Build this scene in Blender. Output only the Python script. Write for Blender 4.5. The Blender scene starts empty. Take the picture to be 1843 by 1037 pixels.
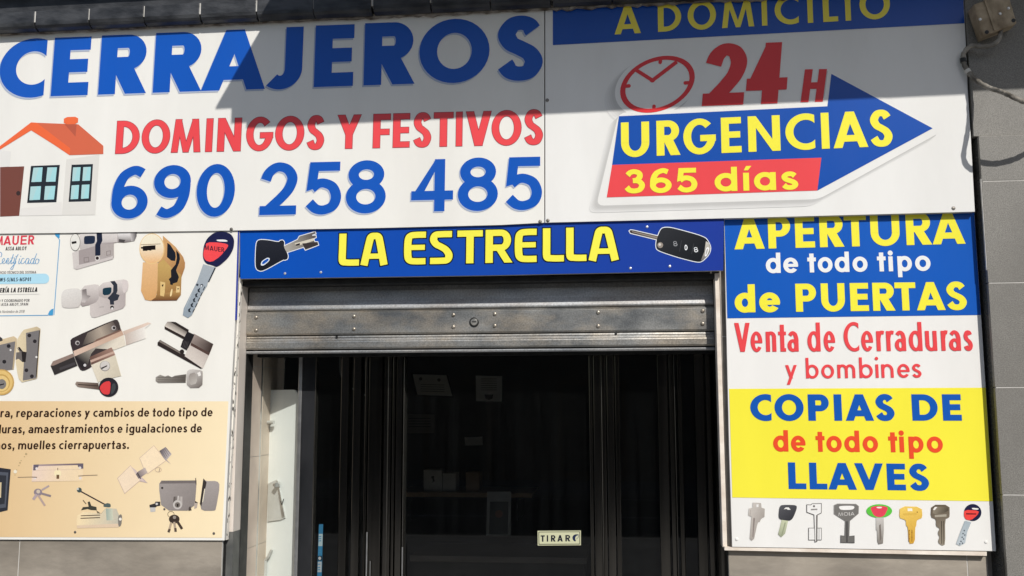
import bpy, math, random
import numpy as np
from mathutils import Vector, Matrix
from mathutils.geometry import delaunay_2d_cdt
random.seed(7)
scene = bpy.context.scene
COL = scene.collection
# ------------------------------------------------------------------ camera
FOC, CX, CY = 1700.0, 921.5, 518.5           # focal length in photo pixels, photo centre
CAM = Vector((0.0, -3.9, 1.62))
YAW, PITCH, ROLL = math.radians(-6.246), math.radians(7.147), math.radians(-0.117)
_f = Vector((math.sin(YAW)*math.cos(PITCH), math.cos(YAW)*math.cos(PITCH), math.sin(PITCH)))
_r = Vector((math.cos(YAW), -math.sin(YAW), 0)); _u = _r.cross(_f)
_c, _s = math.cos(ROLL), math.sin(ROLL)
R_, U_ = _c*_r+_s*_u, -_s*_r+_c*_u
cam = bpy.data.cameras.new('camera'); camo = bpy.data.objects.new('camera', cam); COL.objects.link(camo)
camo.matrix_world = Matrix(((R_.x,U_.x,-_f.x,CAM.x),(R_.y,U_.y,-_f.y,CAM.y),(R_.z,U_.z,-_f.z,CAM.z),(0,0,0,1)))
cam.sensor_fit = 'HORIZONTAL'; cam.sensor_width = 36; cam.lens = FOC/1843*36
cam.clip_start = 0.05; cam.clip_end = 2000
scene.camera = camo
def P(x, y, Y):
    'point on the vertical plane at depth Y that the photo shows at pixel x, y'
    d = R_*(x-CX) - U_*(y-CY) + _f*FOC
    t = (Y-CAM.y)/d.y
    return CAM + d*t
def proj(p):
    v = p-CAM; z = v.dot(_f)
    return CX+FOC*v.dot(R_)/z, CY-FOC*v.dot(U_)/z
# ------------------------------------------------------------------ sun, sky, exposure
Y_TOP, Y_SIDE, Y_LEFT, Y_NAME, Y_PIL, Y_SHUT, Y_GLASS = -.060, -.030, -.052, -.048, -.088, .072, .27
_p1, _p2 = P(473,50,Y_TOP), P(388,197,Y_TOP)
SB = 0.87; SA = SB*(_p1.x-_p2.x)/(_p1.z-_p2.z)
SUN = Vector((-SA, 1, -SB)).normalized()
sl = bpy.data.lights.new('sun', 'SUN'); sl.energy = 3.8; sl.angle = math.radians(0.5); sl.color = (1,.965,.915)
so = bpy.data.objects.new('sun', sl); COL.objects.link(so); so.location = (3,-8,9)
so.rotation_euler = SUN.to_track_quat('-Z','Y').to_euler()
w = bpy.data.worlds.new('World'); scene.world = w; w.use_nodes = True
sky = w.node_tree.nodes.new('ShaderNodeTexSky'); sky.sky_type = 'NISHITA'; sky.sun_disc = False
sky.sun_elevation = math.asin(-SUN.z); sky.sun_rotation = math.atan2(-SUN.x, -SUN.y)
bg = w.node_tree.nodes['Background']; bg.inputs[1].default_value = 0.093
w.node_tree.links.new(sky.outputs[0], bg.inputs[0])
scene.view_settings.view_transform = 'Standard'; scene.view_settings.look = 'None'
scene.view_settings.exposure = 0.0; scene.view_settings.gamma = 1.0
scene.cycles.max_bounces = 8
# ------------------------------------------------------------------ materials
def lin(c): return tuple(((v/255)/12.92 if v/255 <= .04045 else ((v/255+.055)/1.055)**2.4) for v in c)
def S(r, g, b, k=1.06): return tuple(min(.9, v/k) for v in lin((r,g,b)))
def nodes(name):
    m = bpy.data.materials.new(name); m.use_nodes = True
    return m, m.node_tree.nodes, m.node_tree.links, m.node_tree.nodes['Principled BSDF']
def noisy(name, c0, c1, scale=6, rough=.6, metal=0, detail=6, bump=0, bscale=None, stretch=(1,1,1), spec=.4, lo=.35, hi=.65, coat=0, c2=None, s2=2, a2=.6, f2=0):
    m, N, L, b = nodes(name)
    tc = N.new('ShaderNodeTexCoord'); mp = N.new('ShaderNodeMapping'); mp.inputs['Scale'].default_value = stretch
    L.new(tc.outputs['Object'], mp.inputs[0])
    n = N.new('ShaderNodeTexNoise'); n.inputs['Scale'].default_value = scale; n.inputs['Detail'].default_value = detail
    L.new(mp.outputs[0], n.inputs[0])
    r = N.new('ShaderNodeValToRGB'); r.color_ramp.elements[0].position = lo; r.color_ramp.elements[1].position = hi
    r.color_ramp.elements[0].color = (*c0,1); r.color_ramp.elements[1].color = (*c1,1)
    L.new(n.outputs[0], r.inputs[0]); last = r.outputs[0]
    if c2:                                                   # broad blotches of a second tone (dirt, oxide)
        n3 = N.new('ShaderNodeTexNoise'); n3.inputs['Scale'].default_value = s2; n3.inputs['Detail'].default_value = 9; n3.inputs['Roughness'].default_value = .65
        L.new(mp.outputs[0], n3.inputs[0]); mr = N.new('ShaderNodeMapRange'); mr.inputs[1].default_value = .42; mr.inputs[2].default_value = .66; mr.inputs[4].default_value = a2
        L.new(n3.outputs[0], mr.inputs[0]); mx = N.new('ShaderNodeMix'); mx.data_type = 'RGBA'; mx.inputs[7].default_value = (*c2,1)
        L.new(mr.outputs[0], mx.inputs[0]); L.new(last, mx.inputs[6]); last = mx.outputs[2]
    if f2:                                                   # fine grain
        n4 = N.new('ShaderNodeTexNoise'); n4.inputs['Scale'].default_value = f2; n4.inputs['Detail'].default_value = 3
        L.new(tc.outputs['Object'], n4.inputs[0]); m4 = N.new('ShaderNodeMapRange'); m4.inputs[1].default_value = .3; m4.inputs[2].default_value = .7; m4.inputs[3].default_value = .75; m4.inputs[4].default_value = 1.2
        L.new(n4.outputs[0], m4.inputs[0]); vm = N.new('ShaderNodeVectorMath'); vm.operation = 'SCALE'
        L.new(last, vm.inputs[0]); L.new(m4.outputs[0], vm.inputs['Scale']); last = vm.outputs[0]
    L.new(last, b.inputs['Base Color'])
    b.inputs['Roughness'].default_value = rough; b.inputs['Metallic'].default_value = metal
    b.inputs['Specular IOR Level'].default_value = spec; b.inputs['Coat Weight'].default_value = coat
    if bump:
        n2 = N.new('ShaderNodeTexNoise'); n2.inputs['Scale'].default_value = bscale or scale*8; n2.inputs['Detail'].default_value = 4
        L.new(mp.outputs[0], n2.inputs[0])
        bp = N.new('ShaderNodeBump'); bp.inputs['Strength'].default_value = bump; bp.inputs['Distance'].default_value = .01
        L.new(n2.outputs[0], bp.inputs['Height']); L.new(bp.outputs[0], b.inputs['Normal'])
    return m
_paint = {}
def paint(rgb, name=None):
    'printed vinyl: flat ink with a faint fade and rain-streak mottling'
    if rgb in _paint: return _paint[rgb]
    c = S(*rgb); d = tuple(v*.93 for v in c)
    pale = min(rgb) > 195                                    # white panels show more dust and rain marks than dark inks
    m = noisy(name or 'ink_%d_%d_%d' % rgb, d, c, 2.2, .24, 0, 8, stretch=(1.5,1,.4), bump=.05, bscale=1.6, c2=(.50,.47,.42), s2=1.5, a2=.13 if pale else .010, spec=.24, lo=.3, hi=.6)
    _paint[rgb] = m; return m
def picture_mat(name, grain):
    m, N, L, b = nodes(name)
    a = N.new('ShaderNodeAttribute'); a.attribute_name = 'ink'
    tc = N.new('ShaderNodeTexCoord'); last = a.outputs['Color']   # print grain
    for sc, lo, hi in grain:
        n = N.new('ShaderNodeTexNoise'); n.inputs['Scale'].default_value = sc; n.inputs['Detail'].default_value = 5; L.new(tc.outputs['Object'], n.inputs[0])
        m4 = N.new('ShaderNodeMapRange'); m4.inputs[1].default_value = .3; m4.inputs[2].default_value = .7; m4.inputs[3].default_value = lo; m4.inputs[4].default_value = hi
        vm = N.new('ShaderNodeVectorMath'); vm.operation = 'SCALE'; L.new(n.outputs[0], m4.inputs[0]); L.new(last, vm.inputs[0]); L.new(m4.outputs[0], vm.inputs['Scale']); last = vm.outputs[0]
    L.new(last, b.inputs['Base Color']); b.inputs['Roughness'].default_value = .24
    b.inputs['Specular IOR Level'].default_value = .24
    return m
PICT = picture_mat('printed_picture', ((9,.985,1.012),))
PHOTO = picture_mat('printed_photo', ((220,.95,1.05),))
# ------------------------------------------------------------------ objects
_root = {}
def thing(name, label, cat, loc, group=None, kind=None):
    o = bpy.data.objects.new(name, None); COL.objects.link(o); o.location = loc
    o.empty_display_size = .1
    o['label'] = label; o['category'] = cat
    if group: o['group'] = group
    if kind: o['kind'] = kind
    _root[o.name] = Vector(loc); return o
def obj(name, verts, faces, mats, parent=None, idx=None, cols=None, smooth=False, label=None, origin=None, bevel=0, angle=None):
    base = _root[parent.name] if parent else Vector(origin or (0,0,0))
    me = bpy.data.meshes.new(name)
    me.from_pydata([tuple(Vector(v)-base) for v in verts], [], faces)
    for m in (mats if isinstance(mats,(list,tuple)) else [mats]): me.materials.append(m)
    if idx is not None: me.polygons.foreach_set('material_index', idx)
    if cols is not None:
        at = me.color_attributes.new('ink', 'FLOAT_COLOR', 'CORNER')
        at.data.foreach_set('color', np.array(cols, dtype=np.float32).ravel())
    if smooth: me.polygons.foreach_set('use_smooth', [True]*len(me.polygons))
    me.update()
    o = bpy.data.objects.new(name, me); COL.objects.link(o)
    if parent: o.parent = parent; _root[o.name] = base
    else: o.location = base; _root[o.name] = base
    if label: o['label'] = label
    if bevel:
        b = o.modifiers.new('bevel','BEVEL'); b.width = bevel; b.segments = 2; b.limit_method = 'ANGLE'
    return o
class MB:
    def __init__(s): s.v = []; s.f = []; s.i = []
    def add(s, v, f, m=0):
        n = len(s.v); s.v += [Vector(p) for p in v]; s.f += [tuple(n+i for i in q) for q in f]; s.i += [m]*len(f); return s
    def box(s, x0, x1, y0, y1, z0, z1, m=0):
        return s.add([(x0,y0,z0),(x1,y0,z0),(x1,y1,z0),(x0,y1,z0),(x0,y0,z1),(x1,y0,z1),(x1,y1,z1),(x0,y1,z1)],
              [(0,3,2,1),(4,5,6,7),(0,1,5,4),(1,2,6,5),(2,3,7,6),(3,0,4,7)], m)
    def pbox(s, q, Y, t, m=0):
        'slab whose front outline is given in photo pixels at depth Y, t thick'
        a = [P(x,y,Y) for x,y in q]; n = len(a)
        ar = sum(a[i].x*a[(i+1)%n].z-a[(i+1)%n].x*a[i].z for i in range(n))
        if ar < 0: a = a[::-1]
        b = [p+Vector((0,t,0)) for p in a]
        return s.add(a+b, [tuple(range(n)), tuple(range(2*n-1,n-1,-1))]+[(i,n+i,n+(i+1)%n,(i+1)%n) for i in range(n)], m)
    def extrude_x(s, prof, x0, x1, m=0):
        n = len(prof)
        a = [(x0,y,z) for y,z in prof]; b = [(x1,y,z) for y,z in prof]
        return s.add(a+b, [tuple(range(n)), tuple(range(2*n-1,n-1,-1))]+[(i,n+i,n+(i+1)%n,(i+1)%n) for i in range(n)], m)
    def lathe(s, c, axis, prof, n=16, m=0):
        'prof: (radius, along) pairs'
        ax = Vector(axis).normalized(); t = ax.orthogonal().normalized(); u = ax.cross(t); c = Vector(c)
        v = []
        for r, h in prof:
            for k in range(n):
                a = 2*math.pi*k/n; v.append(c+ax*h+(t*math.cos(a)+u*math.sin(a))*r)
        f = []
        for j in range(len(prof)-1):
            for k in range(n):
                k2 = (k+1)%n; f.append((j*n+k, j*n+k2, (j+1)*n+k2, (j+1)*n+k))
        f.append(tuple(range(n-1,-1,-1))); f.append(tuple((len(prof)-1)*n+k for k in range(n)))
        return s.add(v, f, m)
    def tube(s, pts, r, n=10, m=0):
        pts = [Vector(p) for p in pts]; v = []; up = Vector((0.3,1,.2))
        for i, p in enumerate(pts):
            d = (pts[min(i+1,len(pts)-1)]-pts[max(i-1,0)]).normalized()
            t = up.cross(d).normalized(); u = d.cross(t)
            rr = r[i] if isinstance(r, list) else r
            for k in range(n):
                a = 2*math.pi*k/n; v.append(p+(t*math.cos(a)+u*math.sin(a))*rr)
        f = [(i*n+k, i*n+(k+1)%n, (i+1)*n+(k+1)%n, (i+1)*n+k) for i in range(len(pts)-1) for k in range(n)]
        f += [tuple(range(n-1,-1,-1)), tuple((len(pts)-1)*n+k for k in range(n))]
        return s.add(v, f, m)
    def build(s, name, mats, parent=None, **k):
        return obj(name, s.v, s.f, mats, parent, idx=s.i, **k)
def spline(pts, n=8):
    'catmull-rom through the points'
    pts = [tuple(p) for p in pts]; q = [pts[0]]+pts+[pts[-1]]; out = []
    for i in range(len(pts)-1):
        p0,p1,p2,p3 = (np.array(x, float) for x in q[i:i+4])
        for k in range(n):
            t = k/n
            out.append(tuple(.5*((2*p1)+(p2-p0)*t+(2*p0-5*p1+4*p2-p3)*t*t+(3*p1-p0-3*p2+p3)*t**3)))
    out.append(pts[-1]); return out
# ------------------------------------------------------------------ flat artwork
# a region is a list of contours (even-odd) in photo pixels; a shape is (list of regions, ink);
# ink is an rgb or (rgb, point, rgb, point) for a blend; later shapes cover earlier ones
def inside(px, py, cont):
    r = np.zeros(len(px), bool)
    for c in cont:
        c = np.array(c); x0, y0 = c[:,0], c[:,1]; x1, y1 = np.roll(x0,-1), np.roll(y0,-1)
        for a,b,d,e in zip(x0,y0,x1,y1):
            if b == e: continue
            k = ((b > py) != (e > py)) & (px < (d-a)*(py-b)/(e-b)+a); r ^= k
    return r
def art(name, shapes, Y, parent, mats=None, label=None):
    'one flush sheet: union of the shapes, the last shape on top'
    V = []; E = []
    for regs, ink in shapes:
        for reg in regs:
            for c in reg:
                n = len(V); V += [Vector((p[0],p[1])) for p in c]; E += [(n+i, n+(i+1)%len(c)) for i in range(len(c))]
    vo, eo, fo, *_ = delaunay_2d_cdt(V, E, [], 0, 1e-3)
    vo = np.array([(v.x,v.y) for v in vo]); tri = np.array([f for f in fo if len(f)==3])
    cen = vo[tri].mean(axis=1); top = np.full(len(tri), -1)
    ar = np.abs(np.cross(vo[tri[:,1]]-vo[tri[:,0]], vo[tri[:,2]]-vo[tri[:,0]]))
    for k,(regs,ink) in enumerate(shapes):
        for reg in regs:
            a = np.vstack([np.array(c) for c in reg]); lo, hi = a.min(0), a.max(0)
            sel = np.where((cen[:,0]>=lo[0])&(cen[:,0]<=hi[0])&(cen[:,1]>=lo[1])&(cen[:,1]<=hi[1]))[0]
            if len(sel): top[sel[inside(cen[sel,0], cen[sel,1], reg)]] = k
    keep = (top >= 0) & (ar > 1e-4); tri, top = tri[keep], top[keep]
    used = np.unique(tri); remap = -np.ones(len(vo), int); remap[used] = np.arange(len(used))
    verts = [P(vo[i,0], vo[i,1], Y) for i in used]
    # photo y runs down: make the faces look out of the wall
    a, b, c = vo[tri[:,0]], vo[tri[:,1]], vo[tri[:,2]]
    flip = np.cross(b-a, c-a) > 0
    tri[flip] = tri[flip][:, ::-1]
    faces = [tuple(int(v) for v in t) for t in remap[tri]]
    if mats is not None:
        return obj(name, verts, faces, mats, parent, idx=[int(k) for k in top], label=label)
    cols = []
    for t, k in zip(tri, top):
        ink = shapes[k][1]
        for i in t:
            if isinstance(ink[0], (tuple, list)):
                c0, p0, c1, p1 = ink; d = np.subtract(p1,p0)
                f = float(np.clip(np.dot(vo[i]-p0, d)/np.dot(d,d), 0, 1))
                a_, b_ = S(*c0), S(*c1); cols += [a_[j]*(1-f)+b_[j]*f for j in range(3)]+[1]
            else: cols += [*S(*ink), 1]
    return obj(name, verts, faces, PHOTO if name in ('lock_picture','key_picture') else PICT, parent, cols=cols, label=label)
def grow(c, g):
    'offset a closed contour outwards by g pixels'
    c = np.array(c, float); n = len(c)
    ar = sum(c[i,0]*c[(i+1)%n,1]-c[(i+1)%n,0]*c[i,1] for i in range(n))
    s = 1 if ar > 0 else -1; out = []
    for i in range(n):
        a, b, d = c[i-1], c[i], c[(i+1)%n]
        e0, e1 = b-a, d-b; e0 = e0/(np.linalg.norm(e0)+1e-9); e1 = e1/(np.linalg.norm(e1)+1e-9)
        n0, n1 = np.array((e0[1],-e0[0]))*s, np.array((e1[1],-e1[0]))*s
        m = n0+n1; l = np.linalg.norm(m)
        if l < 1e-6: out.append(tuple(b)); continue
        m /= l; k = min(1/max(.35, m@n0), 2.0); out.append(tuple(b+m*g*k))
    return out
# ------------------------------------------------------------------ lettering drawn as strokes
# each glyph: regions in cap-height units (y up), width W, stem w, bar h, x-height xh
def bar(x0,y0,x1,y1): return [[(x0,y0),(x1,y0),(x1,y1),(x0,y1)]]
def dg(x0,y0,x1,y1,t): return [[(x0-t/2,y0),(x0+t/2,y0),(x1+t/2,y1),(x1-t/2,y1)]]
def arcp(cx,cy,rx,ry,a0,a1,n=18): return [(cx+rx*math.cos(math.radians(a0+(a1-a0)*i/n)), cy+ry*math.sin(math.radians(a0+(a1-a0)*i/n))) for i in range(n+1)]
def ring(x0,y0,x1,y1,w,h,n=36):
    cx,cy,rx,ry = (x0+x1)/2,(y0+y1)/2,(x1-x0)/2,(y1-y0)/2
    return [arcp(cx,cy,rx,ry,0,360,n)[:-1], arcp(cx,cy,max(rx-w,.01),max(ry-h,.01),0,360,n)[:-1]]
def band(cx,cy,rx,ry,w,h,a0,a1,n=18,da=0):
    return [arcp(cx,cy,rx,ry,a0,a1,n)+arcp(cx,cy,rx-w,ry-h,a1+(da if a1>a0 else -da),a0-(da if a1>a0 else -da),n)]
def clipx(poly, x, keep_less=True):
    out = []; n = len(poly)
    for i in range(n):
        a, b = poly[i], poly[(i+1)%n]
        ia, ib = (a[0] <= x) == keep_less, (b[0] <= x) == keep_less
        if ia: out.append(a)
        if ia != ib:
            t = (x-a[0])/(b[0]-a[0]); out.append((x, a[1]+t*(b[1]-a[1])))
    return out
def bowl(x0,y0,x1,y1,w,h,k=None):
    ry = (y1-y0)/2; cx = max(x0+w*.8, x1-(k or ry*1.05)); rx = x1-cx; cy = (y0+y1)/2
    o = [(x0,y0)]+arcp(cx,cy,rx,ry,-90,90,16)+[(x0,y1)]
    i = [(x0+w*.6,y0+h)]+arcp(cx,cy,max(rx-w,.02),ry-h,-90,90,16)+[(x0+w*.6,y1-h)]
    return [o, i]
def stroke(pts, w, h=None, sm=6):
    'centre line with ends cut square; thickness w across, h for level parts'
    h = h or w; q = spline(pts, sm) if sm else pts
    L = []; Rr = []
    for i,p in enumerate(q):
        a, b = q[max(i-1,0)], q[min(i+1,len(q)-1)]
        dx, dy = b[0]-a[0], b[1]-a[1]; l = math.hypot(dx,dy) or 1; nx, ny = -dy/l, dx/l
        t = math.sqrt((w*nx)**2+(h*ny)**2)/2
        L.append((p[0]+nx*t, p[1]+ny*t)); Rr.append((p[0]-nx*t, p[1]-ny*t))
    out = []
    for i in range(len(q)-1): out.append([[L[i],L[i+1],Rr[i+1],Rr[i]]])
    return out
S_PTS = [(.93,.84),(.78,.955),(.55,1.0),(.27,.96),(.07,.78),(.22,.6),(.52,.5),(.82,.39),(.96,.22),(.78,.04),(.47,0),(.2,.05),(.02,.19)]
def fit(pts, x0,y0,x1,y1): return [(x0+a*(x1-x0), y0+b*(y1-y0)) for a,b in pts]
def ringo(W,y0,y1,w,h,x0=0): return [ring(x0,y0,W,y1,w,h)]
def cshape(W,y0,y1,w,h):
    H = y1-y0; rx = (W+.72*w)/1.72; ry = H/2; cy = (y0+y1)/2
    return [[clipx(p,W)] for p in ([*arcp(rx,cy,rx,ry,0,180,22),*arcp(rx,cy,rx-w,ry-h,180,0,22)],[*arcp(rx,cy,rx,ry,180,360,22),*arcp(rx,cy,rx-w,ry-h,360,180,22)])]
def G(ch, W, w, h, xh=.7, hum=False):
    o = .012
    if ch == 'A':
        t = w*1.08; s = W/2-t/2; yb = .17; x0 = (yb+h)*s+t*.4
        return [dg(t/2,0,W/2,1,t), dg(W-t/2,0,W/2,1,t), bar(x0,yb,W-x0,yb+h)]
    if ch == 'B': return [bar(0,0,w,1), bowl(0,0,W,.55,w,h), bowl(0,.55-h,W*.94,1,w,h)]
    if ch == 'C': return cshape(W,-o,1+o,w,h)
    if ch == 'D': return [bar(0,0,w,1), bowl(0,0,W,1,w,h,k=min(.55,W*.72))]
    if ch == 'E': return [bar(0,0,w,1), bar(0,0,W,h), bar(0,1-h,W,1), bar(0,.51-h/2,W*.95,.51+h/2)]
    if ch == 'F': return [bar(0,0,w,1), bar(0,1-h,W,1), bar(0,.47-h/2,W*.95,.47+h/2)]
    if ch == 'G':
        rx, ry = W/2, .5+o
        return [[arcp(rx,.5,rx,ry,44,360,30)+[(W-w,.5)]+arcp(rx,.5,rx-w,ry-h,358,44,30)], bar(W*.52,.54-h,W,.54)]
    if ch == 'H': return [bar(0,0,w,1), bar(W-w,0,W,1), bar(0,.5-h/2,W,.5+h/2)]
    if ch == 'I': return [bar(0,0,W,1)]
    if ch == 'J':
        r = min(W*.62,.36); return [bar(W-w,r*.9,W,1), band(W-r,r*.9,r,r*.95,w,h,0,-128)]
    if ch == 'L': return [bar(0,0,w,1), bar(0,0,W,h)]
    if ch == 'M':
        t = w*.92; a = W*.19
        return [dg(t/2,0,a+t*.1,1,t), dg(W-t/2,0,W-a-t*.1,1,t), dg(a+t*.1,1,W/2,.0,t*.84), dg(W-a-t*.1,1,W/2,.0,t*.84)]
    if ch == 'N': t = w*1.02; return [bar(0,0,w,1), bar(W-w,0,W,1), dg(t/2,1,W-t/2,0,t)]
    if ch == 'O': return [ring(0,-o,W,1+o,w,h)]
    if ch == 'P': return [bar(0,0,w,1), bowl(0,.36,W,1,w,h)]
    if ch == 'R': t = w*1.25; return [bar(0,0,w,1), bowl(0,.4,W*.96,1,w,h), dg(W*.48,.46,W-t/2,0,t)]
    if ch == 'S': return stroke(fit(S_PTS, w/2,h/2-o,W-w/2,1-h/2+o), w*1.0, h)
    if ch == 'T': return [bar(0,1-h,W,1), bar(W/2-w/2,0,W/2+w/2,1)]
    if ch == 'U': r = W/2; ry = min(.42, r*1.05); return [bar(0,ry-.01,w,1), bar(W-w,ry-.01,W,1), band(r,ry-o,r,ry,w,h,180,360)]
    if ch == 'V': t = w*1.08; return [dg(t/2,1,W/2,0,t), dg(W-t/2,1,W/2,0,t)]
    if ch == 'W': t = w; return [dg(t/2,1,W*.29,0,t), dg(W/2,1,W*.29,0,t), dg(W/2,1,W*.71,0,t), dg(W-t/2,1,W*.71,0,t)]
    if ch == 'Y': t = w*1.05; return [dg(t/2,1,W/2,.42,t), dg(W-t/2,1,W/2,.42,t), bar(W/2-w/2,0,W/2+w/2,.46)]
    if ch in 'ÍÉ':
        x = W/2
        return G({'Í':'I','É':'E'}[ch],W,w,h)+[[[(x-w*.4,1.07),(x+w*.5,1.07),(x+w*1.5,1.27),(x+w*.3,1.27)]]]
    if ch == '0': return [ring(0,-o,W,1+o,w,h)]
    if ch == '1': return [bar(W-w,0,W,1), [[(W-w,1),(W-w,1-h*1.4),(0,.72),(0,.72+h)]]]
    if ch == '2': return stroke(fit([(.0,.70),(.1,.86),(.3,.97),(.52,1.0),(.8,.93),(.97,.74),(.86,.5),(.6,.3),(.3,.12),(.1,.0)], w/2,h/2,W-w/2,1-h/2+o), w, h)+[bar(0,0,W*.97,h)]
    if ch == '3': return stroke(fit([(.08,.82),(.25,.95),(.5,1),(.8,.92),(.86,.74),(.7,.58),(.42,.53)], w/2,h/2,W-w/2,1-h/2), w, h)+stroke(fit([(.42,.53),(.78,.5),(1,.3),(.85,.07),(.5,0),(.2,.05),(.02,.2)], w/2,h/2,W-w/2,1-h/2), w, h)
    if ch == '4':
        x = W*.8; yb = .22
        return [bar(x-w,0,x,1), bar(0,yb,W,yb+h), [[(0,yb+h*.3),(w*.95,yb+h*.3),(x-w*.5,1-w*.25),(x-w*.5,1),(x-w*.9,1)]], bar(x-w*.95,.9,x-w*.5,1)]
    if ch == '5': return [bar(W*.13,1-h,W*.95,1), [[(W*.13,1),(W*.13+w*.95,1),(W*.09+w*.82,.5),(W*.05,.44)]]]+stroke(fit([(.08,.5),(.3,.6),(.55,.615),(.86,.52),(1,.3),(.88,.09),(.55,0),(.25,.03),(.0,.17)], w/2,h/2-o,W-w/2,1-h/2), w, h)
    if ch == '6': return [ring(0,-o,W,.63,w,h)]+stroke(fit([(.0,.32),(.04,.6),(.22,.86),(.5,.98),(.72,1.0),(.95,.93)], w/2,h/2,W-w/2,1-h/2+o), w, h)
    if ch == '9': return [[[(W-x,1-y) for x,y in c] for c in r] for r in G('6',W,w,h)]
    if ch == '8': return [ring(W*.05,.46,W*.95,1+o,w,h), ring(0,-o,W,.46+h,w,h)]
    if ch == '-': return [bar(0,.33,W,.33+h)]
    if ch == '/': return [dg(w*.4,-.1,W-w*.4,1.05,w*.8)]
    if ch == '.': return [bar(0,0,w*1.1,w*1.1)]
    if ch == ',': return [bar(0,0,w*1.1,w*1.1), dg(w*.3,-.19,w*.75,.02,w*.7)]
    # lower case
    x2 = xh+o
    if ch == 'a':
        if hum: return [ring(0,-o,W*.98,xh*.62,w,h*.95), bar(W-w,0,W,xh*.66)]+stroke(fit([(.08,.86),(.3,.97),(.55,1),(.85,.9),(1,.66),(1,.5)], w/2,0,W-w/2,xh-h/2+o), w, h)
        return [ring(0,-o,W,x2,w,h), bar(W-w,0,W,xh)]
    if ch == 'b': return [ring(0,-o,W,x2,w,h), bar(0,0,w,1)]
    if ch == 'd': return [ring(0,-o,W,x2,w,h), bar(W-w,0,W,1)]
    if ch == 'p': return [ring(0,-o,W,x2,w,h), bar(0,-.3,w,xh)]
    if ch == 'o': return [ring(0,-o,W,x2,w,h)]
    if ch == 'q': return [ring(0,-o,W,x2,w,h), bar(W-w,-.3,W,xh)]
    if ch == 'g': return [ring(0,-o,W,x2,w,h), bar(W-w,-.05,W,xh)]+stroke([(W-w/2,0),(W-w*.8,-.2),(W*.45,-.27+h/2),(W*.06,-.2)], w, h)
    if ch == 'c': return cshape(W,-o,x2,w,h)
    if ch == 'e':
        rx, ry, cy = W/2, x2/2+o/2, xh/2
        return [[arcp(rx,cy,rx,ry,-8,180,20)+arcp(rx,cy,rx-w,ry-h,180,-8,20)], [arcp(rx,cy,rx,ry,180,325,20)+arcp(rx,cy,rx-w,ry-h,318,180,20)], bar(w*.5,cy-h*.42,W-w*.06,cy+h*.38)]
    if ch == 'f': return [bar(W*.3,0,W*.3+w,.8), bar(0,xh-h,W,xh)]+stroke([(W*.3+w/2,.7),(W*.36+w/2,.93-h/2),(W*.98,1-h/2)], w, h)
    if ch in 'ií':
        d = max(w*1.12, W*.8); x = W/2
        b = [bar(x-w/2,0,x+w/2,xh)]
        if ch == 'í': return b+[[[(x-w*.35,xh+.1),(x+w*.35,xh+.1),(x+w*.95,1.02),(x+w*.05,1.02)]]]
        return b+[[arcp(x,1-d*.5+.02,d*.52,d*.52,0,360,14)[:-1]]]
    if ch == 'l': return [bar(W/2-w/2,0,W/2+w/2,1)]
    if ch in 'nu':
        r = W/2; ry = min(xh*.5, r*1.1)
        g = [bar(0,0,w,xh), bar(W-w,0,W,xh-ry+.01), band(r,xh-ry+o,r,ry,w,h,0,180)]
        return g if ch == 'n' else [[[(W-x,xh-y) for x,y in c] for c in q] for q in g]
    if ch == 'm':
        W2 = (W+w)/2
        return G('n',W2,w,h,xh)+[[[(x+W2-w,y) for x,y in c] for c in q] for q in G('n',W2,w,h,xh)[1:]]
    if ch == 'r': return [bar(0,0,w,xh)]+stroke([(w*.5,xh*.55),(w*.8,xh*.82),(W*.62,xh-h*.5+o),(W,xh-h*.5)], w*.9, h*1.05)
    if ch == 's': return stroke(fit(S_PTS, w/2,h/2-o,W-w/2,xh-h/2+o), w, h*.98)
    if ch == 't': return [bar(W/2-w/2,0,W/2+w/2,.93), bar(0,xh-h,W,xh)]+([bar(W/2,0,W*.95,h)] if hum else [])
    if ch == 'v': t = w*1.05; return [dg(t/2,xh,W/2,0,t), dg(W-t/2,xh,W/2,0,t)]
    if ch == 'y': t = w*1.05; return [dg(t/2,xh,W/2,0,t), [[(W-t,xh),(W,xh),(W*.36,-.3),(W*.36-t,-.3)]]]
    return []
ADV = dict(A=.78,B=.6,C=.72,D=.7,E=.52,F=.5,G=.8,H=.7,I=None,J=.42,L=.48,M=.9,N=.74,O=.84,P=.58,R=.6,S=.56,T=.54,U=.66,V=.72,W=1.05,Y=.68,
           a=.5,b=.52,c=.42,d=.52,e=.5,f=.34,g=.52,i=None,l=None,m=.8,n=.48,o=.52,p=.52,q=.52,r=.32,s=.4,t=.32,u=.48,v=.48,y=.5)
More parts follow.
